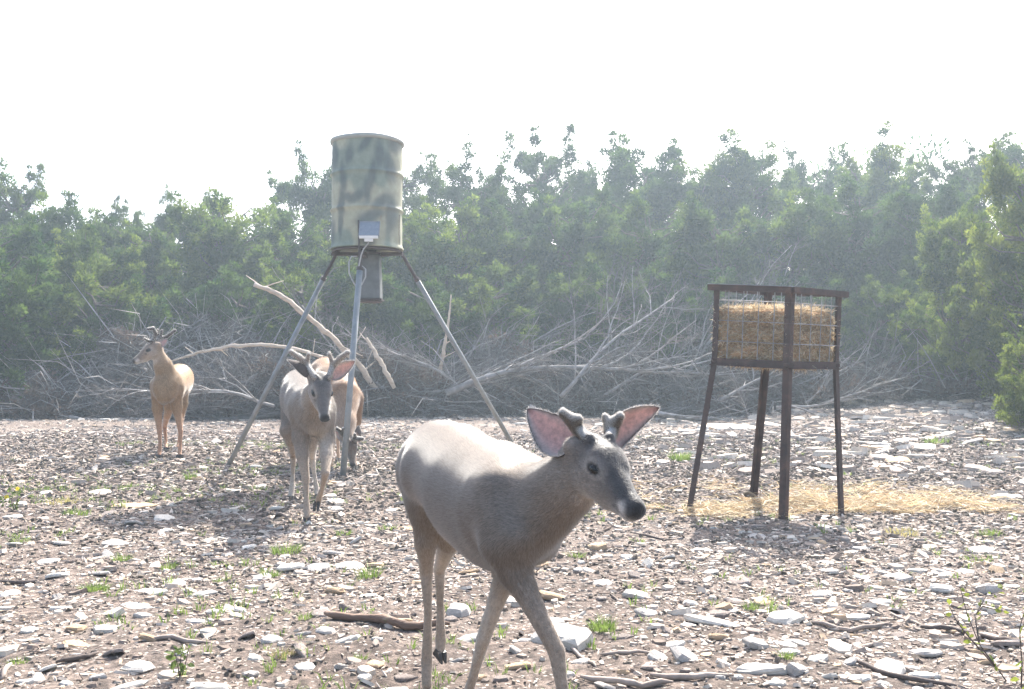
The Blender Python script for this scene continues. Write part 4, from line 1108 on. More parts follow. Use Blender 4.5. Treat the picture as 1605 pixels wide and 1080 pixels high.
BIG = [
    (884, 978, 100, 70, 'white', 'bright white flat slab beside the front leg of the near buck', 0.05),
    (860, 968, 60, 26, 'white', 'thin white slab resting on the bright slab by the near buck leg', 0.06),
    (718, 943, 44, 44, 'pale grey', 'blocky pale stone between the legs of the near buck', 0.15),
    (866, 925, 48, 26, 'tan', 'long tan stone lying behind the bright white slab', 0.1),
    (937, 848, 34, 26, 'tan', 'orange tan rounded boulder below the chin of the near buck', 0.18),
    (1110, 968, 88, 24, 'white', 'long white slab with a dark edge right of the near buck', 0.06),
    (1190, 1037, 90, 26, 'white', 'flat white slab near the bottom edge right of the near buck', 0.04),
    (1228, 957, 60, 34, 'white', 'domed white stone in the right foreground', 0.12),
    (1395, 1032, 74, 34, 'white', 'tilted white slab with a thick dark side at bottom right', 0.2),
    (1345, 1052, 46, 20, 'white', 'small white slab just left of the tilted white slab', 0.1),
    (1447, 1052, 52, 12, 'white', 'thin white flake right of the tilted white slab', 0.05),
    (1250, 1036, 34, 36, 'pale grey', 'upright block with a pale blue grey face at bottom right', 0.3),
    (1283, 1026, 34, 20, 'white', 'white chip leaning on the upright block at bottom right', 0.15),
    (1478, 918, 40, 24, 'white', 'square white stone left of the leafy weed', 0.1),
    (1548, 915, 44, 34, 'pale grey', 'rounded grey slab standing up behind the leafy weed', 0.5),
    (1585, 911, 34, 12, 'white', 'white flake at the right edge behind the leafy weed', 0.06),
    (1540, 858, 48, 16, 'white', 'white stone right of the scattered straw', 0.08),
    (1300, 893, 34, 14, 'white', 'white diamond shaped flake in front of the hay feeder shadow', 0.08),
    (1295, 880, 30, 10, 'white', 'narrow white flake nearest the hay feeder shadow', 0.06),
    (1435, 889, 36, 12, 'white', 'bright narrow slab midway to the right edge', 0.06),
    (1405, 900, 44, 18, 'pale grey', 'tilted grey slab beside the bright narrow slab', 0.2),
    (1350, 856, 32, 8, 'white', 'thin white sliver right of the hay feeder shadow', 0.05),
    (1150, 665, 130, 18, 'white', 'very long flat white ledge behind the hay feeder legs', 0.02),
    (1108, 679, 38, 16, 'pale grey', 'squarish pale ledge end left of the long white ledge', 0.05),
    (1210, 663, 34, 12, 'white', 'pale stone at the right end of the long white ledge', 0.08),
    (1405, 716, 44, 20, 'tan', 'tan angular slab on the stony slope at right', 0.15),
    (1450, 710, 32, 12, 'white', 'pale slab beside the tan angular slab on the slope', 0.1),
    (1380, 693, 36, 12, 'pale grey', 'pale flat stone upslope of the tan angular slab', 0.08),
    (1580, 775, 50, 20, 'white', 'broad pale stone at the right end of the straw', 0.1),
    (1520, 690, 40, 12, 'pale grey', 'grey slab on the slope under the right bush', 0.1),
    (1555, 735, 44, 14, 'grey brown', 'brown slab on the slope near the right edge', 0.1),
    (205, 786, 76, 14, 'tan', 'long narrow tan slab below the alert buck', 0.05),
    (155, 767, 40, 10, 'white', 'white slab just above the long narrow tan slab', 0.05),
    (172, 655, 34, 8, 'white', 'small pale slab at the foot of the left brush', 0.05),
    (170, 800, 30, 8, 'grey brown', 'low brown slab under the long narrow tan slab', 0.06),
    (258, 806, 40, 16, 'white', 'bright angular stone right of the long narrow tan slab', 0.12),
    (75, 872, 50, 16, 'white', 'white rounded slab near the left edge', 0.08),
    (92, 898, 40, 16, 'white', 'bright stone below the white rounded slab at left', 0.1),
    (180, 846, 44, 12, 'white', 'slender white slab in the left middle ground', 0.06),
    (98, 848, 30, 10, 'pale grey', 'pale chip above the white rounded slab at left', 0.08),
    (240, 920, 56, 14, 'white', 'long pale slab right of the left grass tuft', 0.06),
    (214, 944, 54, 14, 'white', 'broad white slab under the long pale slab', 0.06),
    (165, 978, 46, 22, 'white', 'pale block in the left foreground', 0.1),
    (120, 975, 34, 26, 'tan', 'tan upright stones beside the pale block at left', 0.25),
    (45, 984, 34, 12, 'white', 'pale flake near the left edge in the foreground', 0.06),
    (238, 990, 44, 24, 'tan', 'tan wedge stone behind the bare stick at left', 0.25),
    (215, 1030, 54, 22, 'white', 'bright white stone with a crack in the bottom left', 0.08),
    (198, 1070, 60, 18, 'white', 'white slab cut by the bottom edge at left', 0.06),
    (262, 1040, 36, 14, 'white', 'white chip right of the cracked white stone', 0.08),
    (325, 1068, 84, 18, 'white', 'long white slab at the bottom edge left of centre', 0.05),
    (45, 1063, 44, 12, 'white', 'white flake in the bottom left corner', 0.05),
    (455, 882, 52, 16, 'white', 'first pale slab of the row before the antlered buck', 0.06),
    (500, 884, 40, 16, 'pale grey', 'second slab of the row before the antlered buck', 0.08),
    (548, 880, 52, 20, 'white', 'third and largest slab of the row before the antlered buck', 0.08),
    (590, 881, 34, 14, 'tan', 'tan stone closing the row before the antlered buck', 0.1),
    (525, 860, 38, 16, 'pale grey', 'humped grey stone behind the pale slab row', 0.15),
    (525, 920, 34, 22, 'tan', 'tan block in front of the pale slab row', 0.25),
    (540, 948, 22, 22, 'grey brown', 'small grey leaning stone above the fallen log', 0.5),
    (510, 983, 36, 20, 'pale grey', 'pale wedge at the left end of the fallen log', 0.25),
    (425, 998, 36, 18, 'pale grey', 'grey tilted chip below the pale slab row', 0.3),
    (398, 1028, 26, 10, 'white', 'small white oval chip left of a yellow grass tuft', 0.05),
    (342, 858, 22, 14, 'grey brown', 'brown stone beside the mossy patch before the antlered buck', 0.2),
    (385, 858, 28, 12, 'white', 'rounded pale stone in the shadow before the antlered buck', 0.1),
    (525, 781, 32, 12, 'white', 'rounded white stone right of the lifted hoof of the antlered buck', 0.1),
    (524, 793, 30, 10, 'pale grey', 'grey stone just under the rounded white stone by the hoof', 0.1),
    (445, 648, 50, 12, 'white', 'long pale boulder left of the antlered buck shoulder', 0.05),
    (505, 743, 18, 7, 'white', 'small white stone beside the foot of the centre feeder leg', 0.05),
    (640, 822, 40, 18, 'tan', 'tan slab touching the rump outline of the near buck', 0.1),
    (1015, 950, 40, 26, 'pale grey', 'round pale grey stone right of the bright white slab', 0.2),
    (1000, 925, 46, 22, 'white', 'pale slab above the round pale grey stone', 0.12),
    (972, 990, 44, 14, 'grey brown', 'brown slab right of the grass tuft by the near buck', 0.08),
    (1075, 1023, 48, 34, 'pale grey', 'cracked cubic stone in the foreground right of the near buck', 0.25),
    (1032, 1020, 44, 22, 'pale grey', 'grey sloping stone left of the cracked cubic stone', 0.2),
    (1128, 990, 34, 24, 'tan', 'tan lumpy stone under the long white slab', 0.25),
    (1185, 1005, 40, 28, 'pale grey', 'grey rounded stone above the flat white slab', 0.25),
    (1340, 960, 50, 16, 'white', 'pale broken slab in the right foreground', 0.12),
    (1290, 930, 36, 14, 'pale grey', 'pale stone behind the domed white stone', 0.1),
    (1100, 860, 36, 10, 'white', 'pale flake at the left end of the hay feeder shadow', 0.06),
    (985, 868, 30, 10, 'white', 'white chip right of the tan boulder', 0.08),
    (1022, 790, 40, 14, 'tan', 'flat stone under the nose of the near buck beside the straw', 0.05),
]
for i, (px, py, w, h, c, lab, tl) in enumerate(BIG):
    o, g, ww = put_stone(px, py, w, h, c, lab, 500 + i, tl)
    LAND.append((lab, g[0], g[1]))

# dark clods of dung and soil
CLODS = [(310, 732, 30, 12, 'largest dark clod left of the left feeder leg foot'), (223, 742, 20, 12, 'dark clod below the front feet of the alert buck'), (265, 733, 16, 8, 'dark clod under the right foot of the alert buck'),
         (48, 762, 12, 8, 'lone dark clod near the left edge'), (390, 745, 16, 10, 'dark clod right of the left feeder leg foot'), (700, 722, 1, 1, ''), (203, 735, 14, 8, 'small dark clod left of the other clods'),
         (250, 765, 14, 7, 'dark clod above the bright angular stone'), (500, 775, 10, 12, 'dark clod between the legs of the antlered buck'), (565, 736, 14, 8, 'dark clod right of the grazing head'), (590, 756, 14, 7, 'dark clod left of the near buck rump'),
         (450, 757, 10, 8, 'dark clod beside the hind hoof of the antlered buck'), (125, 758, 18, 8, 'dark lump left of the white slab'), (1000, 715, 14, 6, 'dark clod right of the near buck ear'), (720, 1000, 1, 1, '')]
for i, (px, py, w, h, lab) in enumerate(CLODS):
    if w > 2: put_stone(px, py, w, h, 'dark grey', lab, 700 + i, 0.3, 'dark clods of soil and dung', name='clod', cat='clod', depth=w * G(px, py)[1] / F_PX * 0.8)

# ---- mid-size stones scattered between the named ones
def scatter_stones():
    rng = np.random.default_rng(55)
    marks = [('the near buck', G(760, 1000)), ('the antlered buck', G(490, 800)), ('the alert buck', G(265, 716)), ('the left feeder leg', G(356, 728)), ('the hay feeder', G(1220, 800)),
             ('the scattered straw', G(1450, 790)), ('the fallen log', G(600, 975)), ('the leafy weed', G(1540, 980)), ('the hay feeder shadow', G(1220, 850)), ('the left brush', G(150, 650)),
             ('the right brush', G(1350, 650)), ('the bottom left corner', G(40, 1060)), ('the bottom right corner', G(1570, 1060)), ('the row of pale slabs', G(520, 885)), ('the long white ledge', G(1150, 665)),
             ('the left grass tuft', G(148, 916)), ('the tan boulder', G(937, 850)), ('the flat white slab', G(1190, 1037)), ('the long narrow tan slab', G(205, 786)), ('the cracked cubic stone', G(1075, 1023)),
             ('the domed white stone', G(1228, 957)), ('the tan angular slab', G(1405, 716)), ('the bright white slab', G(884, 975)), ('the yellow flowered weed', G(20, 785))]
    seen = {}
    pts = [(b[0], b[1], b[2]) for b in BIG]
    done = 0; tries = 0
    while done < 205 and tries < 5000:
        tries += 1
        px = rng.uniform(5, 1600); py = 655 + (1078 - 655) * rng.random() ** 0.75
        if px < 700 and rng.random() < 0.45 and not (790 < py < 960): continue
        w = rng.uniform(16, 40) * (0.55 + 0.75 * (py - 640) / 440)
        if any(abs(px - a) < (w + c) * 0.55 and abs(py - b) < 14 for a, b, c in pts): continue
        h = w * rng.uniform(0.3, 0.5)
        c = ['white', 'pale grey', 'grey brown', 'tan'][rng.choice(4, p=[0.30, 0.34, 0.22, 0.14])]
        g = G(px, py)
        size = 'small' if w < 22 else ('palm sized' if w < 32 else 'large')
        tl = 0.10 if rng.random() < 0.75 else 0.4
        look = ('tilted ' if tl > 0.3 else ('flat ' if h < w * 0.4 else 'chunky '))
        ds = sorted(((abs(px - (802.5 + m[1][0] * F_PX / m[1][1])) + 2.2 * abs(py - (HORIZON + CAM_H * F_PX / m[1][1])), k) for k, m in enumerate(marks)))
        lab = None
        for ring_, k in ds[:3]:
            mk, mp = marks[k]
            mx = 802.5 + mp[0] * F_PX / mp[1]; my = HORIZON + (CAM_H - mp[2]) * F_PX / mp[1]
            dx, dy = px - mx, py - my
            rel = ('right of' if dx > 0 else 'left of') if abs(dx) > 2 * abs(dy) else ('in front of' if dy > 0 else 'behind')
            if abs(dx) > 45 and abs(dy) > 18: rel = ('in front and to the right of' if dx > 0 else 'in front and to the left of') if dy > 0 else ('behind and to the right of' if dx > 0 else 'behind and to the left of')
            far = 'close ' if abs(dx) + abs(dy) < 90 else ('' if abs(dx) + abs(dy) < 190 else 'well ')
            t = f'{size} {look}{c} stone {far}{rel} {mk}'.replace('in front and to the right', 'front right').replace('in front and to the left', 'front left').replace('behind and to the right', 'behind right').replace('behind and to the left', 'behind left') + f''
            if t not in seen: lab = t; break
        if lab is None: continue
        seen[lab] = 1
        put_stone(px, py, w, h, c, lab, 900 + done, tl)
        pts.append((px, py, w)); done += 1
scatter_stones()

# ------------------------------------------------------------------ fallen sticks and logs
M_LOG = mat_simple('reddish_log', [(0.3, (0.085, 0.055, 0.042)), (0.6, (0.18, 0.12, 0.088)), (0.8, (0.30, 0.24, 0.20))], scale=10, rough=0.85, bump=0.6, scl=(0.5, 3, 3))
M_STICK = mat_simple('grey_stick', [(0.3, (0.15, 0.12, 0.10)), (0.7, (0.36, 0.30, 0.26))], scale=10, rough=0.85, bump=0.4)
M_STICKD = mat_simple('dark_stick', [(0.3, (0.05, 0.038, 0.034)), (0.7, (0.12, 0.095, 0.085))], scale=10, rough=0.85, bump=0.4)
def stick(pts, r, label, mat=M_STICK, name='stick', cat='stick', seed=0):
    rng = np.random.default_rng(seed + 5)
    w = [G(px, py) for px, py in pts]
    out = []
    for i in range(len(w) - 1):
        for k in range(3):
            t = k / 3; p = w[i] * (1 - t) + w[i + 1] * t; out.append(p)
    out.append(w[-1]); out = np.array(out)
    wv = np.cumsum(rng.normal(0, r * 0.3, (len(out), 2)), axis=0); out[:, :2] += wv - np.linspace(0, 1, len(out))[:, None] * wv[-1]
    out[:, 2] = gz(out[:, 0], out[:, 1]) + r * 0.5 + np.abs(rng.normal(0, r * 0.25, len(out)))
    n = len(out); rad = r * 0.62 * (0.75 + 0.35 * np.sin(np.linspace(0.3, 2.9, n))) * rng.uniform(0.85, 1.12, n); rad[0] *= 0.6; rad[-1] *= 0.4
    c = out[0].copy()
    o = MB().tube(out - c, rad, 8).build(name, mat, smooth=True, loc=tuple(c)); tag(o, label, cat, 'sticks lying on the ground')
    return o
stick([(505, 970), (580, 975), (640, 981), (705, 982)], 0.022, 'reddish brown log lying behind the hind leg of the near buck', M_LOG, 'fallen_log', 'log', 1)
stick([(1330, 1032), (1375, 1052), (1430, 1066), (1500, 1072)], 0.012, 'long dark curved stick in the bottom right', M_STICKD, seed=2)
stick([(1445, 985), (1500, 987), (1550, 1000), (1590, 1012)], 0.014, 'dark stick lying under the leafy weed', M_STICKD, seed=3)
stick([(225, 1003), (270, 1000), (330, 1003)], 0.010, 'pale stick right of the tan wedge stone', M_STICK, seed=4)
stick([(90, 1034), (130, 1028), (155, 1020)], 0.011, 'dark stub of wood above the bottom left slabs', M_STICKD, seed=5)
stick([(0, 1062), (10, 1050), (18, 1042)], 0.012, 'pale curved stick in the bottom left corner', M_STICK, seed=6)
stick([(890, 1010), (915, 1030), (935, 1047)], 0.008, 'straight pale twig right of the near buck front leg', M_STICK, seed=7)
stick([(905, 1062), (960, 1072), (1005, 1076), (1055, 1072)], 0.014, 'grey brown branch at the bottom right of the near buck', M_STICK, seed=8)
stick([(940, 1022), (990, 1024), (1030, 1020)], 0.009, 'thin brown stick above the bottom branch', M_STICK, seed=9)
stick([(1022, 1060), (1090, 1066), (1150, 1062)], 0.013, 'weathered stick in front of the cracked cubic stone', M_STICK, seed=10)
stick([(1270, 975), (1330, 982), (1395, 978)], 0.012, 'weathered stick across the right foreground', M_STICK, seed=11)
stick([(1300, 1015), (1345, 1010), (1385, 1000)], 0.010, 'curved twig above the tilted white slab', M_STICK, seed=12)
stick([(1395, 962), (1430, 972), (1470, 990)], 0.008, 'thin light twig leading to the leafy weed', M_STICK, seed=13)
stick([(0, 913), (40, 915), (68, 912)], 0.012, 'dark stick at the left edge below the white slabs', M_STICKD, seed=14)
stick([(255, 717), (285, 718), (318, 726)], 0.015, 'thin curved stick behind the largest dark clod', M_STICKD, seed=15)
stick([(640, 925), (720, 905), (760, 902)], 0.008, 'twig under the belly of the near buck', M_STICK, seed=16)
stick([(360, 646), (400, 655), (445, 648)], 0.03, 'bleached branch at the foot of the brush near the left feeder leg', M_STICK, seed=17)
stick([(60, 655), (110, 652), (150, 657)], 0.02, 'thin branch at the foot of the left brush', M_STICK, seed=18)
stick([(1000, 880), (1035, 895), (1060, 905)], 0.008, 'small curved twig left of the hay feeder shadow', M_STICK, seed=19)
stick([(990, 838), (1060, 846)], 0.008, 'twig pointing at the hay feeder shadow', M_STICKD, seed=20)
stick([(1215, 645), (1260, 636), (1300, 628)], 0.03, 'bleached stick behind the front leg of the hay feeder', M_STICK, seed=21)

# ------------------------------------------------------------------ grass tufts and weeds
def mat_grass(name, a, b_, tr=0.45):
    return mat_simple(name, [(0.3, a), (0.7, b_)], scale=12, rough=0.6, translucent=tr, spec=0.25)
M_GRASS = mat_grass('fresh_grass', (0.10, 0.16, 0.035), (0.20, 0.27, 0.07))
M_DRYGRASS = mat_grass('yellow_grass', (0.26, 0.23, 0.09), (0.40, 0.36, 0.16))
M_WEED = mat_grass('weed_leaves', (0.07, 0.11, 0.035), (0.15, 0.20, 0.06))
M_FLOWER = mat_simple('yellow_petals', [(0.3, (0.65, 0.50, 0.03)), (0.7, (0.8, 0.66, 0.06))], scale=10, rough=0.6, translucent=0.3)
def blades(rng, n, R, h, w, lean=0.8):
    a = rng.uniform(0, 6.283, n); rr = R * rng.random(n) ** 0.6
    p = np.stack([np.cos(a) * rr, np.sin(a) * rr, np.full(n, -0.01)], -1)
    out = np.stack([np.cos(a), np.sin(a), np.zeros(n)], -1) * rng.uniform(0.1, lean, n)[:, None] + rng.normal(0, 0.2, (n, 3)) * [1, 1, 0]
    hh = h * rng.uniform(0.45, 1.15, n)
    s = np.stack([-np.sin(a + rng.normal(0, 1, n)), np.cos(a + rng.normal(0, 1, n)), np.zeros(n)], -1) * (w * 0.5)
    up = np.array([0, 0, 1.0])
    m = p + (out * 0.4 + up * 0.62) * hh[:, None]; e = p + (out * 1.15 + up * 0.9) * hh[:, None]
    V = np.stack([p - s, p + s, m + s * 0.8, m - s * 0.8, e], 1); B = np.arange(n)[:, None] * 5
    return V.reshape(-1, 3), B + np.array([3, 2, 4]), B + np.array([0, 1, 2, 3])
def tuft(px, py, wpx, hpx, label, mat, seed, n=110):
    rng = np.random.default_rng(seed)
    g = G(px, py); s = g[1] / F_PX
    V, t, q = blades(rng, n, wpx * s * 0.42, hpx * s * 1.0, max(0.0028, 1.3 * s))
    o = obj('grass_tuft', new_mesh('grass_tuft', V, [t, q]), mat, loc=(g[0], g[1], float(gz(g[0], g[1]))))
    tag(o, label, 'grass tuft', 'grass tufts between the stones')
TUFTS = [(148, 922, 48, 18, 'bright green grass tuft in the left foreground', M_GRASS, 200), (945, 986, 44, 24, 'bright green grass tuft on a dark clump right of the near buck leg', M_GRASS, 220), (1066, 722, 34, 18, 'bright green grass tuft left of the hay feeder', M_GRASS, 160),
         (448, 865, 50, 20, 'green tuft in front of the antlered buck', M_GRASS, 150), (423, 900, 34, 14, 'green tuft left of the first pale slab', M_GRASS, 110), (443, 1025, 44, 14, 'yellowish tuft in the bottom centre left', M_DRYGRASS, 130),
         (565, 1030, 22, 14, 'small tuft right of the yellowish tuft', M_GRASS, 70), (578, 905, 34, 28, 'tall thin tuft in front of the pale slab row', M_GRASS, 90), (28, 1035, 30, 16, 'tuft in the bottom left corner', M_GRASS, 90),
         (606, 828, 34, 14, 'thin tuft behind the rump of the near buck', M_GRASS, 80), (540, 838, 30, 12, 'short tuft right of the green tuft before the antlered buck', M_GRASS, 70), (478, 968, 24, 16, 'thin tuft left of the fallen log', M_GRASS, 60),
         (1180, 950, 26, 22, 'tuft left of the domed white stone', M_GRASS, 80), (1232, 1030, 20, 22, 'tuft between the flat white slab and the upright block', M_GRASS, 60), (1466, 695, 44, 14, 'green patch on the stony slope', M_GRASS, 110),
         (1555, 838, 44, 12, 'short green patch right of the straw', M_GRASS, 90), (1530, 876, 60, 10, 'low green patch left of the right edge', M_GRASS, 90), (905, 870, 30, 14, 'thin tuft left of the tan boulder', M_GRASS, 60),
         (298, 752, 18, 18, 'thin weed tuft right of the largest clods', M_GRASS, 60), (100, 790, 60, 14, 'pale green patch left of the long tan slab', M_DRYGRASS, 110), (120, 806, 50, 14, 'green patch under the pale green patch', M_GRASS, 100),
         (265, 888, 30, 16, 'green patch right of the slender white slab', M_GRASS, 80), (190, 876, 30, 16, 'green patch right of the white rounded slab', M_GRASS, 80), (30, 848, 40, 12, 'thin green patch at the left edge', M_GRASS, 70),
         (1415, 838, 60, 12, 'pale grass strip below the straw', M_DRYGRASS, 100), (1000, 845, 24, 10, 'sparse tuft right of the tan boulder', M_GRASS, 40), (345, 905, 24, 12, 'sparse tuft in the middle left', M_GRASS, 50), (1325, 745, 20, 10, 'sparse tuft beside the right leg of the hay feeder', M_GRASS, 40),
         (130, 652, 20, 8, 'faint tuft by the left brush', M_GRASS, 40), (290, 650, 30, 14, 'green weeds behind the legs of the alert buck', M_GRASS, 90), (15, 650, 26, 16, 'bright weeds at the left end of the brush', M_GRASS, 80), (52, 655, 20, 16, 'yellowish weeds beside the left brush', M_DRYGRASS, 60)]
for i, (px, py, w, h, lab, m, n) in enumerate(TUFTS): tuft(px, py, w, h, lab, m, 1200 + i, n)

def weed_patch():
    """sparse small seedlings, uncountable"""
    rng = np.random.default_rng(91)
    n = 5200
    x, y = scatter_xy(rng, n, 2.2, 12)
    k = (fbm2(x, y, 71, 2, 1.0) > 0.55) & (rng.random(n) < np.where(x < 0.5, 1.0, 0.45))
    x, y = x[k], y[k]
    Vs, T, Qs, off = [], [], [], 0
    for i in range(len(x)):
        V, t, q = blades(rng, 9, 0.02, 0.045, 0.004)
        V[:, 0] += x[i]; V[:, 1] += y[i]; V[:, 2] += float(ground_z(x[i], y[i])) + 0.004
        Vs.append(V); T.append(t + off); Qs.append(q + off); off += len(V)
    o = obj('weeds', new_mesh('weeds', np.concatenate(Vs), [np.concatenate(T), np.concatenate(Qs)]), M_GRASS); tag(o, kind='stuff')
weed_patch()

def leafy_plant(name, label, stems, mat, leaf, n_leaf, rad=0.003, seed=1, cat='weed', flowers=None):
    rng = np.random.default_rng(seed)
    c = np.asarray(stems[0][0]).copy()
    rt = root(name, label, cat, tuple(c))
    sm = MB(); V, Qd = [], []
    off = 0
    for st in stems:
        st = np.asarray(st) - c
        sm.tube(st, np.linspace(rad, rad * 0.4, len(st)), 5)
    sm.build('stems', M_STICKD, rt, smooth=True)
    allp = []
    for st in stems:
        st = np.asarray(st) - c
        for k in range(n_leaf):
            i = rng.integers(1, len(st)); t = rng.random(); p = st[i - 1] * (1 - t) + st[i] * t
            d = nrm(rng.normal(0, 1, 3) + [0, 0, 0.3]); s = nrm(np.cross(d, rng.normal(0, 1, 3)))
            l = leaf * rng.uniform(0.6, 1.3); w = l * 0.28; nn = np.cross(d, s) * l * 0.1
            p = p + d * l * 0.2
            V += [p, p + d * l * 0.35 + s * w + nn, p + d * l * 0.75 + s * w * 0.7 + nn, p + d * l, p + d * l * 0.75 - s * w * 0.7 + nn, p + d * l * 0.35 - s * w + nn]
            Qd.append([off, off + 1, off + 2, off + 3, off + 4, off + 5]); off += 6
    o = obj('leaves', new_mesh('leaves', V, [np.array(Qd)]), mat, rt); o['kind'] = 'stuff'
    for f in (flowers or []):
        f = np.asarray(f) - c
        m = MB()
        for k in range(8):
            a = k * math.pi / 4; d = np.array([math.cos(a), math.sin(a) * 0.4, math.sin(a)]); s = np.array([-math.sin(a), 0, math.cos(a)]) * 0.006
            m.add([f, f + d * 0.008 + s * 0.7, f + d * 0.016, f + d * 0.008 - s * 0.7], [[[0, 1, 2, 3]]])
        m.build('flower', M_FLOWER, rt)
    return rt
g0 = G(1585, 1075)
base_d = 2.75
stems = [[P(1600, 1100, 2.72), P(1565, 1050, 2.75), P(1535, 1010, 2.78), P(1515, 960, 2.80), P(1505, 920, 2.80)],
         [P(1560, 1045, 2.75), P(1520, 1000, 2.7), P(1500, 975, 2.68), P(1488, 950, 2.66)],
         [P(1535, 1010, 2.78), P(1528, 965, 2.85), P(1545, 935, 2.9), P(1575, 925, 2.92)],
         [P(1600, 1100, 2.72), P(1602, 1040, 2.7), P(1598, 985, 2.7), P(1608, 950, 2.72)],
         [P(1605, 1100, 2.65), P(1625, 1040, 2.6), P(1640, 960, 2.6)],
         [P(1528, 965, 2.85), P(1540, 950, 2.9), P(1560, 955, 2.9), P(1590, 962, 2.9)]]
leafy_plant('leafy_weed', 'thin leafy shrub with yellow green leaves at the lower right edge', stems, mat_grass('shrub_leaves', (0.10, 0.15, 0.03), (0.26, 0.28, 0.05)), 0.021, 11, 0.0025, 5, 'shrub')
gf = G(22, 800); s_ = gf[1]
leafy_plant('flowering_weed', 'weed with small yellow flowers at the left edge', [[gf, P(18, 785, s_), P(12, 772, s_)], [gf, P(28, 785, s_), P(27, 768, s_)], [gf, P(5, 790, s_), P(0, 778, s_)]], M_WEED, 0.03, 18, 0.003, 6, 'weed',
            [P(10, 779, s_ - 0.03), P(27, 766, s_ - 0.02)])
gf = G(283, 1062); s_ = gf[1]
leafy_plant('seedling', 'spindly green seedling among the bottom left slabs', [[gf, P(283, 1035, s_), P(286, 1008, s_)], [gf, P(276, 1030, s_), P(270, 1012, s_)], [gf, P(292, 1035, s_), P(296, 1015, s_)]], M_WEED, 0.024, 12, 0.002, 7, 'weed')
# ------------------------------------------------------------------ deer: smooth-union distance field -> one continuous skin
def prim(a, b, ra, rb, col, k=0.03, n=None, s=1.0, g=0):
    return dict(a=np.asarray(a, float), b=np.asarray(b, float), ra=ra, rb=rb, c=np.asarray(col, float), k=k, n=None if n is None else nrm(n), s=s, g=g)

def pdist(p, q):
    a, b = q['a'], q['b']
    pa = p - a; ba = b - a
    if q['n'] is not None:
        e = 1.0 / q['s'] - 1.0
        pa = pa + (pa @ q['n'])[..., None] * q['n'] * e
        ba = ba + (ba @ q['n']) * q['n'] * e
    l2 = max(ba @ ba, 1e-9)
    t = np.clip((pa @ ba) / l2, 0, 1)
    d = np.linalg.norm(pa - t[..., None] * ba, axis=-1) - (q['ra'] + (q['rb'] - q['ra']) * t)
    if q['n'] is not None: d = d * math.sqrt(min(q['s'], 1.0))
    return d

def sdf_surface(prims, vox):
    lo = np.min([np.minimum(q['a'] - q['ra'], q['b'] - q['rb']) for q in prims], axis=0) - 0.05
    hi = np.max([np.maximum(q['a'] + q['ra'], q['b'] + q['rb']) for q in prims], axis=0) + 0.05
    dim = np.ceil((hi - lo) / vox).astype(int) + 1
    F = np.full(dim, 0.12, dtype=np.float32)
    ax = [lo[i] + np.arange(dim[i]) * vox for i in range(3)]
    for q in prims:
        m = 0.09
        pl = np.minimum(q['a'] - q['ra'], q['b'] - q['rb']) - m
        ph = np.maximum(q['a'] + q['ra'], q['b'] + q['rb']) + m
        i0 = np.clip(((pl - lo) / vox).astype(int), 0, dim); i1 = np.clip(((ph - lo) / vox).astype(int) + 2, 0, dim)
        if np.any(i1 <= i0): continue
        X, Y, Z = np.meshgrid(ax[0][i0[0]:i1[0]], ax[1][i0[1]:i1[1]], ax[2][i0[2]:i1[2]], indexing='ij')
        d = pdist(np.stack([X, Y, Z], -1), q).astype(np.float32)
        sl = (slice(i0[0], i1[0]), slice(i0[1], i1[1]), slice(i0[2], i1[2]))
        o = F[sl]; k = q['k']
        h = np.maximum(k - np.abs(o - d), 0) / k
        F[sl] = np.minimum(o, d) - h * h * k * 0.25
    # surface nets
    S = F < 0
    c = np.zeros(tuple(dim - 1), dtype=np.int8)
    offs = [(i, j, l) for i in (0, 1) for j in (0, 1) for l in (0, 1)]
    for o in offs:
        c += S[o[0]:dim[0] - 1 + o[0], o[1]:dim[1] - 1 + o[1], o[2]:dim[2] - 1 + o[2]]
    idx = np.argwhere((c > 0) & (c < 8))
    vid = np.full(c.shape, -1, dtype=np.int32)
    vid[idx[:, 0], idx[:, 1], idx[:, 2]] = np.arange(len(idx))
    acc = np.zeros((len(idx), 3)); cnt = np.zeros(len(idx))
    def val(o): return F[idx[:, 0] + o[0], idx[:, 1] + o[1], idx[:, 2] + o[2]]
    for o in offs:
        for a in range(3):
            if o[a] == 0:
                o2 = list(o); o2[a] = 1
                f0, f1 = val(o), val(o2)
                m = (f0 < 0) != (f1 < 0)
                t = np.where(m, f0 / np.where(m, f0 - f1, 1), 0)
                p = np.tile(np.array(o, float), (len(idx), 1)); p[:, a] += t
                acc[m] += p[m]; cnt[m] += 1
    V = lo + (idx + acc / cnt[:, None]) * vox
    quads = []
    for a in range(3):
        b, d = (a + 1) % 3, (a + 2) % 3
        sl0 = [slice(1, dim[i] - 1) for i in range(3)]; sl1 = list(sl0)
        sl0[a] = slice(0, dim[a] - 1); sl1[a] = slice(1, dim[a])
        s0, s1 = S[tuple(sl0)], S[tuple(sl1)]
        e = np.argwhere(s0 != s1)
        sgn = s0[e[:, 0], e[:, 1], e[:, 2]]
        base = e.copy(); base[:, b] += 1; base[:, d] += 1
        def cell(db, dd):
            q = base.copy(); q[:, b] -= db; q[:, d] -= dd
            return vid[q[:, 0], q[:, 1], q[:, 2]]
        q = np.stack([cell(1, 1), cell(0, 1), cell(0, 0), cell(1, 0)], -1)
        q[~sgn] = q[~sgn][:, ::-1]
        quads.append(q)
    Q = np.concatenate(quads)
    # light laplacian smoothing
    for it in range(2):
        s = np.zeros_like(V); n = np.zeros(len(V))
        for i in range(4):
            for j in (1, 3):
                np.add.at(s, Q[:, i], V[Q[:, (i + j) % 4]]); np.add.at(n, Q[:, i], 1)
        V = V * 0.5 + 0.5 * s / n[:, None]
    return V, Q

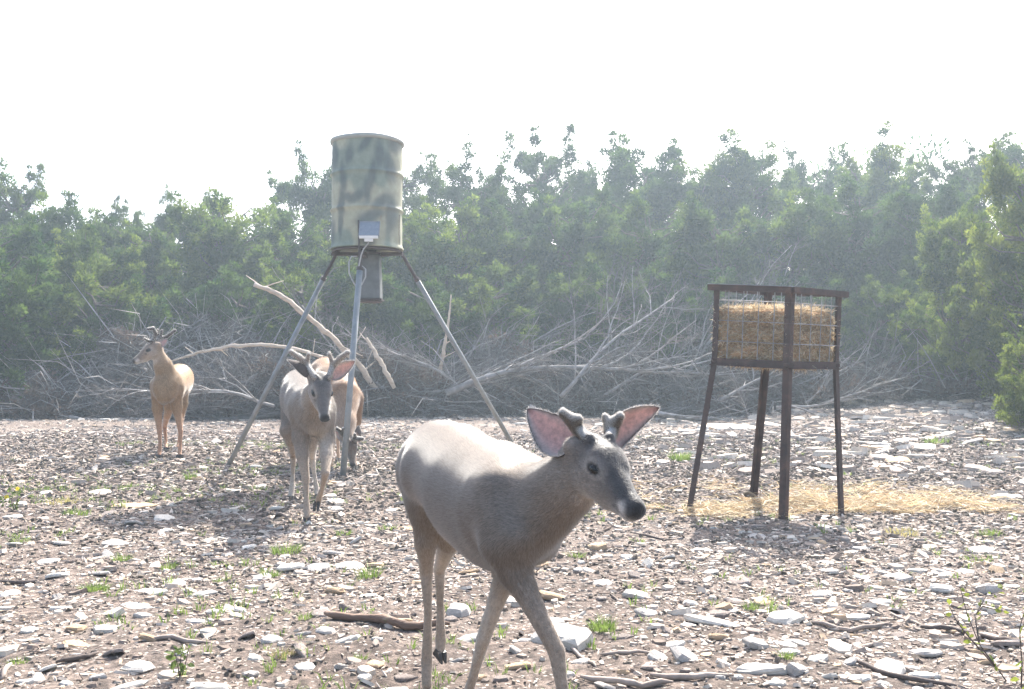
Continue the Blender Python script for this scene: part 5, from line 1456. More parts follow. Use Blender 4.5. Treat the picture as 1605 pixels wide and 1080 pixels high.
def quad_normals(V, Q):
    fn = np.cross(V[Q[:, 2]] - V[Q[:, 0]], V[Q[:, 3]] - V[Q[:, 1]])
    n = np.zeros_like(V)
    for i in range(4): np.add.at(n, Q[:, i], fn)
    return fn, n / (np.linalg.norm(n, axis=1)[:, None] + 1e-12)

def skin_attrs(V, prims, tau, signed=False):
    D = np.stack([pdist(V, q) for q in prims], 1)
    W = np.exp(-(D - D.min(1, keepdims=True)) / tau); W /= W.sum(1, keepdims=True)
    C = W @ np.array([q['c'] for q in prims])
    T = W @ np.array([nrm(q['b'] - q['a'] + 1e-6) * ((1 if (q['g'] == 1 or (q['g'] == 0 and q['b'][2] < q['a'][2] - 0.03 and np.hypot(*(q['b'] - q['a'])[:2]) < (q['a'][2] - q['b'][2]) * 1.2)) else -1) if signed else 1) for q in prims])
    Gp = W @ np.array([[1.0 if q['g'] == i else 0.0 for i in range(4)] for q in prims])
    return C, T, Gp

def mat_fur(name, rough=0.75, trans=0.0, noise=True):
    m, nt, out = mat_new(name)
    a = N(nt, 'ShaderNodeAttribute', attribute_name='Col')
    col = a.outputs['Color']
    if noise:
        f = noise_fac(nt, 90.0, 5.0, 0.7)
        v = ramp(nt, f, [(0.3, (0.72, 0.72, 0.72)), (0.7, (1.25, 1.25, 1.25))])
        col = mixc(nt, 1.0, col, v, 'MULTIPLY')
        f2 = noise_fac(nt, 7.0, 3.0, 0.6)
        v2 = ramp(nt, f2, [(0.3, (0.88, 0.86, 0.84)), (0.7, (1.1, 1.1, 1.1))])
        col = mixc(nt, 1.0, col, v2, 'MULTIPLY')
    b = N(nt, 'ShaderNodeBsdfPrincipled', Roughness=rough)
    b.inputs['Specular IOR Level'].default_value = 0.25
    b.inputs['Sheen Weight'].default_value = 0.35
    b.inputs['Sheen Roughness'].default_value = 0.4
    L(nt, col, b.inputs['Base Color'])
    if noise:
        bm = N(nt, 'ShaderNodeBump', Strength=0.5, Distance=0.004); L(nt, noise_fac(nt, 260.0, 3.0), bm.inputs['Height'])
        L(nt, bm.outputs[0], b.inputs['Normal'])
    sh = b.outputs[0]
    if trans > 0:
        tr = N(nt, 'ShaderNodeBsdfTranslucent'); L(nt, col, tr.inputs['Color'])
        mx = N(nt, 'ShaderNodeMixShader', Fac=trans); L(nt, sh, mx.inputs[1]); L(nt, tr.outputs[0], mx.inputs[2]); sh = mx.outputs[0]
    L(nt, sh, out.inputs[0])
    return m

M_SKIN = mat_fur('deer_coat')
M_FUR = mat_fur('deer_hair', 0.42, 0.30, False)
M_EAR = mat_fur('deer_ear', 0.8, 0.42)
M_VELVET = mat_fur('antler_velvet', 0.85, 0.15)
M_EYE = mat_simple('deer_eye', [(0.0, (0.006, 0.005, 0.005)), (1.0, (0.012, 0.009, 0.008))], rough=0.18, spec=0.3)
M_HOOF = mat_simple('deer_hoof', [(0.2, (0.02, 0.018, 0.018)), (0.8, (0.05, 0.045, 0.042))], scale=30, rough=0.5)

def make_fur(name, V, Q, C, T, NR, count, length, width, parent, seed, keep=None, lift=0.4, bright=1.0):
    rng = np.random.default_rng(seed)
    fn = np.cross(V[Q[:, 2]] - V[Q[:, 0]], V[Q[:, 3]] - V[Q[:, 1]]) * 0.5
    ar = np.linalg.norm(fn, axis=1)
    if keep is not None: ar = ar * keep[Q].mean(1)
    fi = rng.choice(len(Q), count, p=ar / ar.sum())
    w = rng.random((count, 2))
    q = Q[fi]
    wt = np.stack([(1 - w[:, 0]) * (1 - w[:, 1]), w[:, 0] * (1 - w[:, 1]), w[:, 0] * w[:, 1], (1 - w[:, 0]) * w[:, 1]], 1)
    def ip(A): return (A[q] * wt[..., None]).sum(1)
    p, c, t, n = ip(V), ip(C), ip(T), ip(NR)
    n /= np.linalg.norm(n, axis=1)[:, None] + 1e-9
    t = t - n * (t * n).sum(1)[:, None]
    t /= np.linalg.norm(t, axis=1)[:, None] + 1e-9
    d = t + n * (lift + rng.normal(0, 0.08, count))[:, None] + rng.normal(0, 0.12, (count, 3))
    d /= np.linalg.norm(d, axis=1)[:, None]
    s = np.cross(d, n); s /= np.linalg.norm(s, axis=1)[:, None] + 1e-9
    ln = length * rng.uniform(0.6, 1.25, count)
    k = keep[q].mean(1) if keep is not None else np.ones(count)
    ln = ln * (0.35 + 0.65 * k)
    wd = width * rng.uniform(0.7, 1.3, count)
    v0 = p - s * wd[:, None] * 0.5 - n * 0.001
    v1 = p + s * wd[:, None] * 0.5 - n * 0.001
    v2 = p + d * ln[:, None]
    VV = np.stack([v0, v1, v2], 1).reshape(-1, 3)
    me = new_mesh(name, VV, [np.arange(count * 3).reshape(-1, 3)], smooth=True)
    cc = np.repeat(c * rng.uniform(0.65, 1.35, count)[:, None] * bright, 3, axis=0)
    cc[2::3] *= 1.25
    set_col(me, np.clip(cc, 0, 1))
    bn = n * 0.8 + d * 0.2
    nn = np.repeat(bn, 3, axis=0)
    me.normals_split_custom_set_from_vertices(nn.astype(np.float32).tolist()) if count < 400000 else None
    o = obj(name, me, M_FUR, parent)
    o['kind'] = 'stuff'
    return o

def ear_mesh(mb, base, tip, facing, width, cols, cup=0.35, roll=0.0, droop=0.0):
    """leaf shaped cupped ear, two skins; facing = direction the opening looks"""
    base = np.asarray(base, float); tip = np.asarray(tip, float)
    ax = tip - base; Ln = np.linalg.norm(ax); ax /= Ln
    f = np.asarray(facing, float); f = nrm(f - ax * (f @ ax))
    sd = np.cross(f, ax)
    nu, nv = 22, 15
    us = np.linspace(0, 1, nu); vs = np.linspace(-1, 1, nv)
    outer, inner, co, ci = [], [], [], []
    dark, rim, pink, pale = cols
    for u in us:
        w = width * 0.5 * (math.sin(math.pi * min(1, u ** 0.72)) ** 0.75 * 0.86 + 0.22 * (1 - u)) * (1 if u < 0.999 else 0.0) + 0.0015
        curl = cup * (1.7 - 1.1 * u)
        for v in vs:
            th = v * min(1.45, curl + 0.75)
            x = math.sin(th) / math.sin(min(1.45, curl + 0.75)) * w
            dep = -(math.cos(th) - math.cos(min(1.45, curl + 0.75))) * w * 0.75
            p = base + ax * (u * Ln) + sd * x + f * (dep + 0.10 * Ln * math.sin(math.pi * u) * -1.0 + droop * u * u * Ln)
            outer.append(p - f * 0.0022); inner.append(p + f * 0.0015 * (1 - v * v))
            e = abs(v) ** 5 + max(0, (u - 0.86) / 0.14) ** 2 * 0.9
            e = min(1, e)
            pk = np.asarray(pink) * (1 - 0.75 * max(0, -v * 0.5 + 0.4 - u)) + np.asarray(pale) * 0.0
            mixp = min(1.0, max(0.0, (abs(v + 0.1) - 0.35) * 1.7) + max(0.0, 0.55 - u) * 1.1 * (0.5 + 0.5 * math.sin(v * 19 + u * 7)))
            base_in = np.asarray(pink) * (1 - mixp) + np.asarray(pale) * mixp
            dk = max(0.0, 1 - u / 0.13)
            c = base_in * (1 - e) + np.asarray(rim) * e
            c = c * (1 - dk * 0.75)
            ci.append(c); co.append(np.asarray(dark) * (1 - e * 0.5) + np.asarray(rim) * e * 0.5)
    idx = np.arange(nu * nv).reshape(nu, nv)
    q = np.stack([idx[:-1, :-1], idx[:-1, 1:], idx[1:, 1:], idx[1:, :-1]], -1).reshape(-1, 4)
    mb.add(outer, [q], np.array(co)); mb.add(inner, [q[:, ::-1]], np.array(ci))
    # rim strip between the skins
    A = np.array(outer).reshape(nu, nv, 3); B = np.array(inner).reshape(nu, nv, 3)
    path = [(i, 0) for i in range(nu)] + [(nu - 1, j) for j in range(1, nv)] + [(i, nv - 1) for i in range(nu - 2, -1, -1)]
    v = np.array([A[p] for p in path] + [B[p] for p in path]); n = len(path)
    i = np.arange(n - 1)
    mb.add(v, [np.stack([i, i + 1, i + 1 + n, i + n], -1)], np.asarray(rim, float))
    # soft fringe hairs inside the ear and along the rim
    return A, B

def hoof(parent, pos, fwd, s=1.0, pitch=0.0):
    fwd = nrm([fwd[0], fwd[1], 0]); up = np.array([0, 0, 1.0])
    f2 = fwd * math.cos(pitch) - up * math.sin(pitch); u2 = up * math.cos(pitch) + fwd * math.sin(pitch)
    rt = np.cross(f2, u2)
    mb = MB()
    for sg in (-1, 1):
        c = np.asarray(pos) + rt * sg * 0.0125 * s
        prof = [(-0.022, 0.000, 0.010), (-0.020, 0.030, 0.009), (0.012, 0.034, 0.010), (0.044, 0.004, 0.005), (0.046, 0.0, 0.004)]
        v = []
        for (x, z, w) in prof:
            for ww in (-1, 1): v.append(c + (f2 * x + u2 * z + rt * (ww * w + (-0.002 * sg if x > 0.03 else 0))) * s)
        n = len(prof)
        polys = [[2 * i, 2 * i + 2, 2 * i + 3, 2 * i + 1] for i in range(n - 1)] + [[0, 1, 2 * n - 1, 2 * n - 2]]
        mb.add(v, [np.array(polys), np.arange(0, 2 * n, 2)[::-1], np.arange(1, 2 * n, 2)])
    me = mb.mesh('hoof')
    return obj('hoof', me, M_HOOF, parent)

def chain(pts, rads, cols, k=0.015, g=1, n=None, s=1.0):
    out = []
    for i in range(len(pts) - 1):
        c = cols[i] if isinstance(cols[0], (tuple, list, np.ndarray)) else cols
        out.append(prim(pts[i], pts[i + 1], rads[i], rads[i + 1], c, k=(k if i == 0 else (0.014 if i == 1 else 0.005)), g=g, n=n, s=s))
    return out

def head_frame(o, nose, s, roll=0.0):
    f = nrm(np.asarray(nose) - np.asarray(o))
    up = np.array([0, 0, 1.0]); 
    if abs(f[2]) > 0.93: up = np.array([0, 0.3, 1.0])
    lf = nrm(np.cross(up, f)); u = np.cross(f, lf)
    if roll:
        lf, u = lf * math.cos(roll) + u * math.sin(roll), u * math.cos(roll) - lf * math.sin(roll)
    def H(x, y, z): return np.asarray(o) + (f * x + lf * y + u * z) * s
    return H, f, lf, u

def build_deer(name, label, D, vox, fur_n, fur_len, fur_w, seed):
    """D: torso, neck, head, legs, antlers, ears in world points"""
    c = D['cols']
    s = D['hs']
    H, f, lf, u = head_frame(D['head'][0], D['head'][1], s, D.get('roll', 0))
    pr = []
    T = D['torso']; lat = D['lat']
    for i in range(len(T) - 1):
        pr.append(prim(T[i][0], T[i + 1][0], T[i][1], T[i + 1][1], c['body'], k=0.07, n=lat, s=D.get('sq', 0.86), g=0))
    for e in D.get('extra', []): pr.append(e)
    Nk = D['neck']
    for i in range(len(Nk) - 1):
        pr.append(prim(Nk[i][0], Nk[i + 1][0], Nk[i][1], Nk[i + 1][1], c['neck'], k=0.05, n=lat, s=0.9, g=2))
    hd, fc, mz, nz = c['head'], c['face'], c['muzzle'], c['nose']
    hp = [prim(H(-0.015, 0, 0), H(0.055, 0, 0.002), 0.052 * s, 0.052 * s, fc, k=0.035, g=3),
          prim(H(0.05, 0, 0.012), H(0.13, 0, -0.006), 0.045 * s, 0.031 * s, fc, k=0.025, g=3),
          prim(H(0.12, 0, -0.008), H(0.215, 0, -0.028), 0.032 * s, 0.0255 * s, fc, k=0.02, g=3),
          prim(H(0.220, -0.009, -0.024), H(0.220, 0.009, -0.024), 0.0175 * s, 0.0175 * s, nz, k=0.015, g=3), prim(H(0.165, 0, -0.012), H(0.214, 0, -0.020), 0.022 * s, 0.019 * s, fc, k=0.015, g=3),
          prim(H(0.02, 0, -0.05), H(0.12, 0, -0.056), 0.034 * s, 0.024 * s, hd, k=0.03, g=3),
          prim(H(0.12, 0, -0.054), H(0.205, 0, -0.052), 0.024 * s, 0.0135 * s, mz, k=0.018, g=3)]
    for sg in (1, -1):
        hp += [prim(H(0.045, sg * 0.026, -0.035), H(0.10, sg * 0.02, -0.035), 0.032 * s, 0.024 * s, hd, k=0.03, g=3),
               prim(H(0.056, sg * 0.034, 0.032), H(0.098, sg * 0.032, 0.025), 0.017 * s, 0.011 * s, hd, k=0.02, g=3),
               prim(H(0.066, sg * 0.044, 0.002), H(0.098, sg * 0.038, 0.0), 0.011 * s, 0.009 * s, hd, k=0.015, g=3),
               prim(H(0.216, sg * 0.015, -0.026), H(0.227, sg * 0.014, -0.027), 0.0125 * s, 0.0105 * s, nz, k=0.008, g=3),
               prim(H(0.012, sg * 0.028, 0.035), H(0.006, sg * 0.034, 0.062), 0.018 * s, 0.014 * s, fc, k=0.02, g=3),
               prim(H(-0.02, sg * 0.035, 0.01), H(-0.028, sg * 0.058, 0.022), 0.024 * s, 0.016 * s, hd, k=0.03, g=3)]
    pr += hp
    for lg in D['legs']: pr += lg
    V, Q = sdf_surface(pr, vox)
    C, TT, Gp = skin_attrs(V, pr, 0.012)
    C2, T2, G2 = skin_attrs(V, pr, 0.035, True)
    hw = np.clip(Gp[:, 3] * 1.6, 0, 1)[:, None]
    C = C * hw + C2 * (1 - hw)
    G2[:, 3] = Gp[:, 3]
    fn, NR = quad_normals(V, Q)
    rgn = np.clip((NR[:, 2] - 0.2) * 1.6, 0, 1) * Gp[:, 0]
    # coat markings (true coat colours)
    def blob(p, r, col, soft=0.5, amt=1.0):
        d = np.linalg.norm(V - p, axis=1)
        w = (1 - np.clip((d / r - (1 - soft)) / (2 * soft), 0, 1)) * amt
        C[:] = C * (1 - w[:, None]) + np.asarray(col) * w[:, None]
    body = np.clip(G2[:, 0] * 1.3 - 0.3, 0, 1) * (1 - np.clip(G2[:, 1] * 3, 0, 1))
    under = np.clip((-NR[:, 2] - 0.45) * 2.2, 0, 1) * body
    C[:] = C * (1 - under[:, None]) + np.asarray(c['belly']) * under[:, None]
    for sg in (1, -1):
        e = H(0.080, sg * 0.046, 0.014)
        dv = V - e
        dm = np.sqrt((dv @ f / 1.45) ** 2 + (dv @ lf) ** 2 + (dv @ u / 0.95) ** 2) / s
        for r0_, cc_, sf_, am_ in ((0.026, c['ring'], 0.35, 0.6), (0.0185, (0.025, 0.021, 0.02), 0.12, 1.0)):
            w_ = (1 - np.clip((dm / r0_ - (1 - sf_)) / (2 * sf_), 0, 1)) * am_
            C[:] = C * (1 - w_[:, None]) + np.asarray(cc_) * w_[:, None]
        blob(H(0.112, sg * 0.036, -0.006), 0.010 * s, (0.04, 0.033, 0.03), 0.4, 0.8)
        blob(H(0.203, sg * 0.024, -0.030), 0.019 * s, c['muzzle'], 0.4, 0.95)
        blob(H(0.212, sg * 0.014, -0.060), 0.020 * s, c['muzzle'], 0.4, 1.0)
        for q_ in range(6): blob(H(0.225 - q_ * 0.011, sg * (0.020 + q_ * 0.0012), -0.0475 + q_ * 0.0006), 0.0048 * s, (0.05, 0.045, 0.045), 0.4, 0.8)
        blob(H(0.234, sg * 0.016, -0.026), 0.0065 * s, (0.006, 0.005, 0.005), 0.3, 1.0)
    for q_ in range(9):
        blob(H(0.03 + q_ * 0.021, 0, 0.052 - q_ * 0.0068), (0.040 - q_ * 0.0018) * s, c['bridge'], 0.45, 0.75)
    blob(H(0.035, 0, 0.055), 0.036 * s, c['crown'], 0.5, 0.8)
    blob(H(0.06, 0, -0.09), 0.04 * s, c['muzzle'], 0.6, 0.7)
    blob(H(0.230, 0, -0.020), 0.0235 * s, c['nose'], 0.2, 1.0)
    for sg in (1, -1): blob(H(0.060, sg * 0.036, -0.055), 0.034 * s, c['ring'], 0.7, 0.5)
    if 'paint' in D:
        for pb in D['paint']: blob(*pb)
    rt = root(name, label, 'deer', loc=tuple(D['base']))
    off = np.asarray(D['base'])
    mb = MB()
    mb.add(V - off, [Q], C)
    EA = []
    for e in D['ears']:
        A, B = ear_mesh(mb, np.asarray(e[0]) - off, np.asarray(e[1]) - off, e[2], e[3], c['ear'], *(e[4:]))
        EA.append((A, B))
    bodyo = obj('body', mb.mesh('body', True), None, rt)
    bodyo.data.materials.append(M_SKIN); bodyo.data.materials.append(M_EAR)
    mi = np.zeros(len(bodyo.data.polygons), dtype=np.int32); mi[len(Q):] = 1
    bodyo.data.polygons.foreach_set('material_index', mi)
    # fur: not on nose, eyes; short on face and lower legs
    keep = np.clip(G2[:, 0] + G2[:, 2] * 0.9 + G2[:, 1] * (0.22 + 0.75 * np.clip((V[:, 2] - D.get('legz', 0.46)) / 0.12, 0, 1)) + Gp[:, 3] * 0.22, 0, 1)
    for p, r in [(H(0.232, 0, -0.026), 0.03 * s), (H(0.081, 0.046, 0.014), 0.022 * s), (H(0.081, -0.046, 0.014), 0.022 * s)]:
        keep = keep * np.clip((np.linalg.norm(V - p, axis=1) / r - 0.8) * 4, 0, 1)
    flow = T2.copy()
    make_fur('fur', V - off, Q, C, flow, NR, fur_n, fur_len, fur_w, rt, seed, keep, lift=0.42)
    for sg in (1, -1):
        me = MB()
        th = np.linspace(0, math.pi, 9); ph = np.linspace(0, 2 * math.pi, 15)[:-1]
        pts = np.array([[math.sin(a) * math.cos(b), math.sin(a) * math.sin(b), math.cos(a)] for a in th for b in ph])
        idx = np.arange(9 * 14).reshape(9, 14)
        qd = np.stack([idx[:-1], np.roll(idx[:-1], -1, 1), np.roll(idx[1:], -1, 1), idx[1:]], -1).reshape(-1, 4)
        cc = H(0.081, sg * 0.0425, 0.013) - off
        me.add((pts[:, :1] * f * 1.35 + pts[:, 1:2] * lf * 1.0 + pts[:, 2:] * u * 0.86) * 0.0172 * s + cc, [qd[:, ::-1]])
        me.build('eye', M_EYE, rt, smooth=True)
    for an in D['antlers']:
        ap = []
        for ch in an:
            for i in range(len(ch) - 1):
                ap.append(prim(np.asarray(ch[i][0]) - off, np.asarray(ch[i + 1][0]) - off, ch[i][1], ch[i + 1][1], c['velvet'], k=0.012))
        AV, AQ = sdf_surface(ap, min(vox, 0.0045) if vox < 0.007 else vox * 0.75)
        AC = np.tile(np.asarray(c['velvet'], float), (len(AV), 1))
        m2 = MB(); m2.add(AV, [AQ], AC)
        ao = m2.build('antler', M_VELVET, rt, smooth=True)
        _, AN = quad_normals(AV, AQ)
        AT = np.tile([0, 0, 1.0], (len(AV), 1))
        make_fur('fuzz', AV, AQ, np.tile([0.42, 0.40, 0.38], (len(AV), 1)), AT, AN, 20000 if vox < 0.007 else 3200, 0.0050 if vox < 0.007 else 0.010, 0.0006 if vox < 0.007 else 0.0018, ao, seed + 5, None, lift=2.2, bright=1.4)
    # ear fringe
    rng = np.random.default_rng(seed + 9)
    fm = MB()
    for A, B in EA:
        nu, nv = A.shape[:2]
        axd = nrm(A[-1, nv // 2] - A[0, nv // 2])
        vv, ff = [], []
        for k in range(420):
            sdv = rng.choice([0, nv - 1]); i = rng.random() * (nu - 1.01); i0 = int(i); t = i - i0
            p = B[i0, sdv] * (1 - t) + B[i0 + 1, sdv] * t
            outd = nrm(A[i0, sdv] - A[i0, nv // 2])
            d = nrm(axd * 0.8 + outd * rng.uniform(-0.5, 0.5) + rng.normal(0, 0.25, 3)) * rng.uniform(0.006, 0.014) * s
            w = nrm(np.cross(d, [0.3, 1, 0.2])) * 0.0007
            n0 = len(vv); vv += [p - w, p + w, p + d]; ff.append([n0, n0 + 1, n0 + 2])
        fm.add(vv, [np.array(ff)], np.array([0.45, 0.42, 0.4]))
    fo = fm.build('ear_fringe', M_FUR, rt)
    fo['kind'] = 'stuff'
    for hf in D['hooves']: hoof(rt, np.asarray(hf[0]) - off, hf[1], hf[2], hf[3] if len(hf) > 3 else 0.0)
    return rt, V, pr

GREY = dict(body=(0.235, 0.20, 0.172), neck=(0.255, 0.212, 0.175), head=(0.26, 0.215, 0.178), face=(0.095, 0.088, 0.086), muzzle=(0.50, 0.46, 0.42), nose=(0.02, 0.019, 0.02),
            belly=(0.50, 0.44, 0.38), ring=(0.36, 0.33, 0.30), crown=(0.055, 0.05, 0.05), bridge=(0.080, 0.077, 0.078), leg=(0.30, 0.235, 0.18), legin=(0.42, 0.36, 0.30), velvet=(0.24, 0.215, 0.20),
            ear=((0.12, 0.10, 0.09), (0.05, 0.045, 0.045), (0.72, 0.46, 0.43), (0.60, 0.55, 0.54)))
TAN = dict(GREY, body=(0.31, 0.22, 0.14), neck=(0.29, 0.215, 0.145), head=(0.32, 0.245, 0.18), face=(0.20, 0.15, 0.12), leg=(0.40, 0.27, 0.18), legin=(0.48, 0.38, 0.29), velvet=(0.095, 0.082, 0.076), crown=(0.12, 0.09, 0.075), bridge=(0.17, 0.13, 0.10))
RED = dict(TAN, body=(0.30, 0.175, 0.10), neck=(0.30, 0.21, 0.15), head=(0.17, 0.14, 0.125), face=(0.11, 0.10, 0.095))

def near_buck():
    c = dict(GREY, ring=(0.36, 0.33, 0.30), bridge=(0.046, 0.045, 0.048), face=(0.07, 0.067, 0.068), crown=(0.035, 0.032, 0.033))
    h = nrm([0.62, -0.78, 0]); lat = np.array([-h[1], h[0], 0])   # lat points to its left
    torso = [(P(684, 738, 2.78), 0.058), (P(692, 728, 2.66), 0.096), (P(722, 739, 2.52), 0.094), (P(750, 776, 2.38), 0.113),
             (P(788, 804, 2.27), 0.112), (P(812, 803, 2.17), 0.092), (P(823, 820, 2.10), 0.062)]
    extra = [prim(P(680, 742, 2.68) - lat * 0.028, P(680, 788, 2.62) - lat * 0.02, 0.062, 0.046, c['body'], k=0.06, g=0),
             prim(P(692, 745, 2.70) + lat * 0.045, P(702, 800, 2.62) + lat * 0.04, 0.072, 0.050, c['body'], k=0.05, g=0),
             prim(P(806, 768, 2.15) - lat * 0.040, P(803, 850, 2.10) - lat * 0.030, 0.050, 0.045, c['body'], k=0.03, g=0),
             prim(P(800, 790, 2.16) - lat * 0.050, P(828, 838, 2.08) - lat * 0.030, 0.036, 0.036, c['body'], k=0.025, g=0),
             prim(P(838, 768, 2.25) + lat * 0.050, P(828, 850, 2.20) + lat * 0.035, 0.045, 0.040, c['body'], k=0.03, g=0),
             prim(P(712, 715, 2.62) - lat * 0.06, P(700, 742, 2.60) - lat * 0.075, 0.040, 0.040, c['body'], k=0.04, g=0),
             prim(P(706, 712, 2.60) - lat * 0.030, P(800, 758, 2.22) - lat * 0.028, 0.052, 0.052, c['body'], k=0.06, g=0),
             prim(P(700, 735, 2.58) - lat * 0.045, P(795, 790, 2.22) - lat * 0.045, 0.062, 0.064, c['body'], k=0.06, g=0),
             prim(P(834, 745, 2.20), P(800, 722, 2.34), 0.030, 0.030, c['body'], k=0.04, g=0)]
    neck = [(P(832, 798, 2.15), 0.074), (P(864, 783, 2.09), 0.057), (P(895, 758, 2.04), 0.049), (P(910, 733, 2.02), 0.043)]
    extra += [prim(P(832, 752, 2.16), P(893, 735, 2.03), 0.020, 0.016, c['neck'], k=0.03, g=2)]
    lc, li = c['leg'], c['legin']
    RH = [P(671, 790, 2.61), P(667, 850, 2.61), P(668, 897, 2.65), P(671, 960, 2.63), P(669, 1038, 2.62), P(669, 1074, 2.59)]
    LH = [P(705, 812, 2.62), P(704, 848, 2.66), P(689, 892, 2.80), P(690, 950, 2.79), P(691, 1003, 2.77), P(689, 1022, 2.75)]
    RF = [P(804, 850, 2.10), P(806, 893, 2.09), P(836, 950, 2.06), P(872, 1020, 2.03), P(884, 1095, 2.0), P(894, 1190, 1.96), P(901, 1222, 1.93)]
    LF = [P(822, 850, 2.22), P(798, 890, 2.25), P(779, 940, 2.28), P(758, 1000, 2.31), P(742, 1060, 2.36), P(726, 1110, 2.40), P(722, 1126, 2.38)]
    legs = [chain(RH, [0.050, 0.027, 0.0175, 0.0105, 0.0155, 0.0135], [c['body'], lc, lc, lc, lc], k=0.035),
            chain(LH, [0.048, 0.029, 0.0165, 0.0100, 0.0155, 0.0135], [c['body'], li, lc, lc, lc], k=0.03),
            chain(RF, [0.042, 0.035, 0.0225, 0.0175, 0.0115, 0.0155, 0.014], [c['body'], c['body'], lc, lc, lc, lc], k=0.03),
            chain(LF, [0.038, 0.030, 0.0205, 0.0165, 0.0110, 0.015, 0.0135], [c['body'], li, li, li, lc, lc], k=0.02)]
    ho, hn = P(929, 716, 1.995), P(989, 776, 1.88)
    H, f, lf, u = head_frame(ho, hn, 0.76)
    A1 = [[(H(0.008, -0.034, 0.055), 0.0105), (P(906, 674, 1.99), 0.0095), (P(894, 658, 1.985), 0.0085), (P(882, 648, 1.98), 0.0095)], [(P(901, 666, 1.99), 0.0085), (P(908, 657, 1.975), 0.0075)]]
    A2 = [[(H(0.008, 0.034, 0.055), 0.0105), (P(958, 678, 2.04), 0.0105), (P(956, 670, 2.04), 0.009), (P(948, 654, 2.04), 0.0075)], [(P(959, 674, 2.04), 0.009), (P(965, 662, 2.03), 0.0085), (P(972, 653, 2.02), 0.009)]]
    ears = [(H(-0.02, -0.055, 0.018), P(827, 641, 2.08), np.array([0.15, -1.0, 0.1]), 0.088, 0.35),
            (H(-0.02, 0.055, 0.018), P(1033, 639, 2.10), np.array([0.35, -0.8, -0.35]), 0.074, 0.45)]
    D = dict(cols=c, torso=torso, extra=extra, neck=neck, legs=legs, lat=lat, sq=0.9, hs=0.76, head=(ho, hn), antlers=[A1, A2], ears=ears,
             base=(0.0, 2.4, 0.0),
             hooves=[(P(669, 1078, 2.59) * [1, 1, 0] + [0, 0, 0.002], h, 0.95), (P(688, 1029, 2.75), h, 0.62, 0.55), (P(902, 1222, 1.93) * [1, 1, 0] + [0, 0, 0.002], h, 0.95), (P(722, 1126, 2.38) * [1, 1, 0] + [0, 0, 0.01], h, 0.95, 0.3)])
    D['legz'] = 0.36
    D['paint'] = [(P(700, 900, 2.5), 0.12, c['legin'], 0.7, 0.35)]
    return build_deer('young_buck', 'young grey buck with short velvet antler stubs and pink ears, walking in front, largest deer', D, 0.0050, 230000, 0.013, 0.0014, 11)

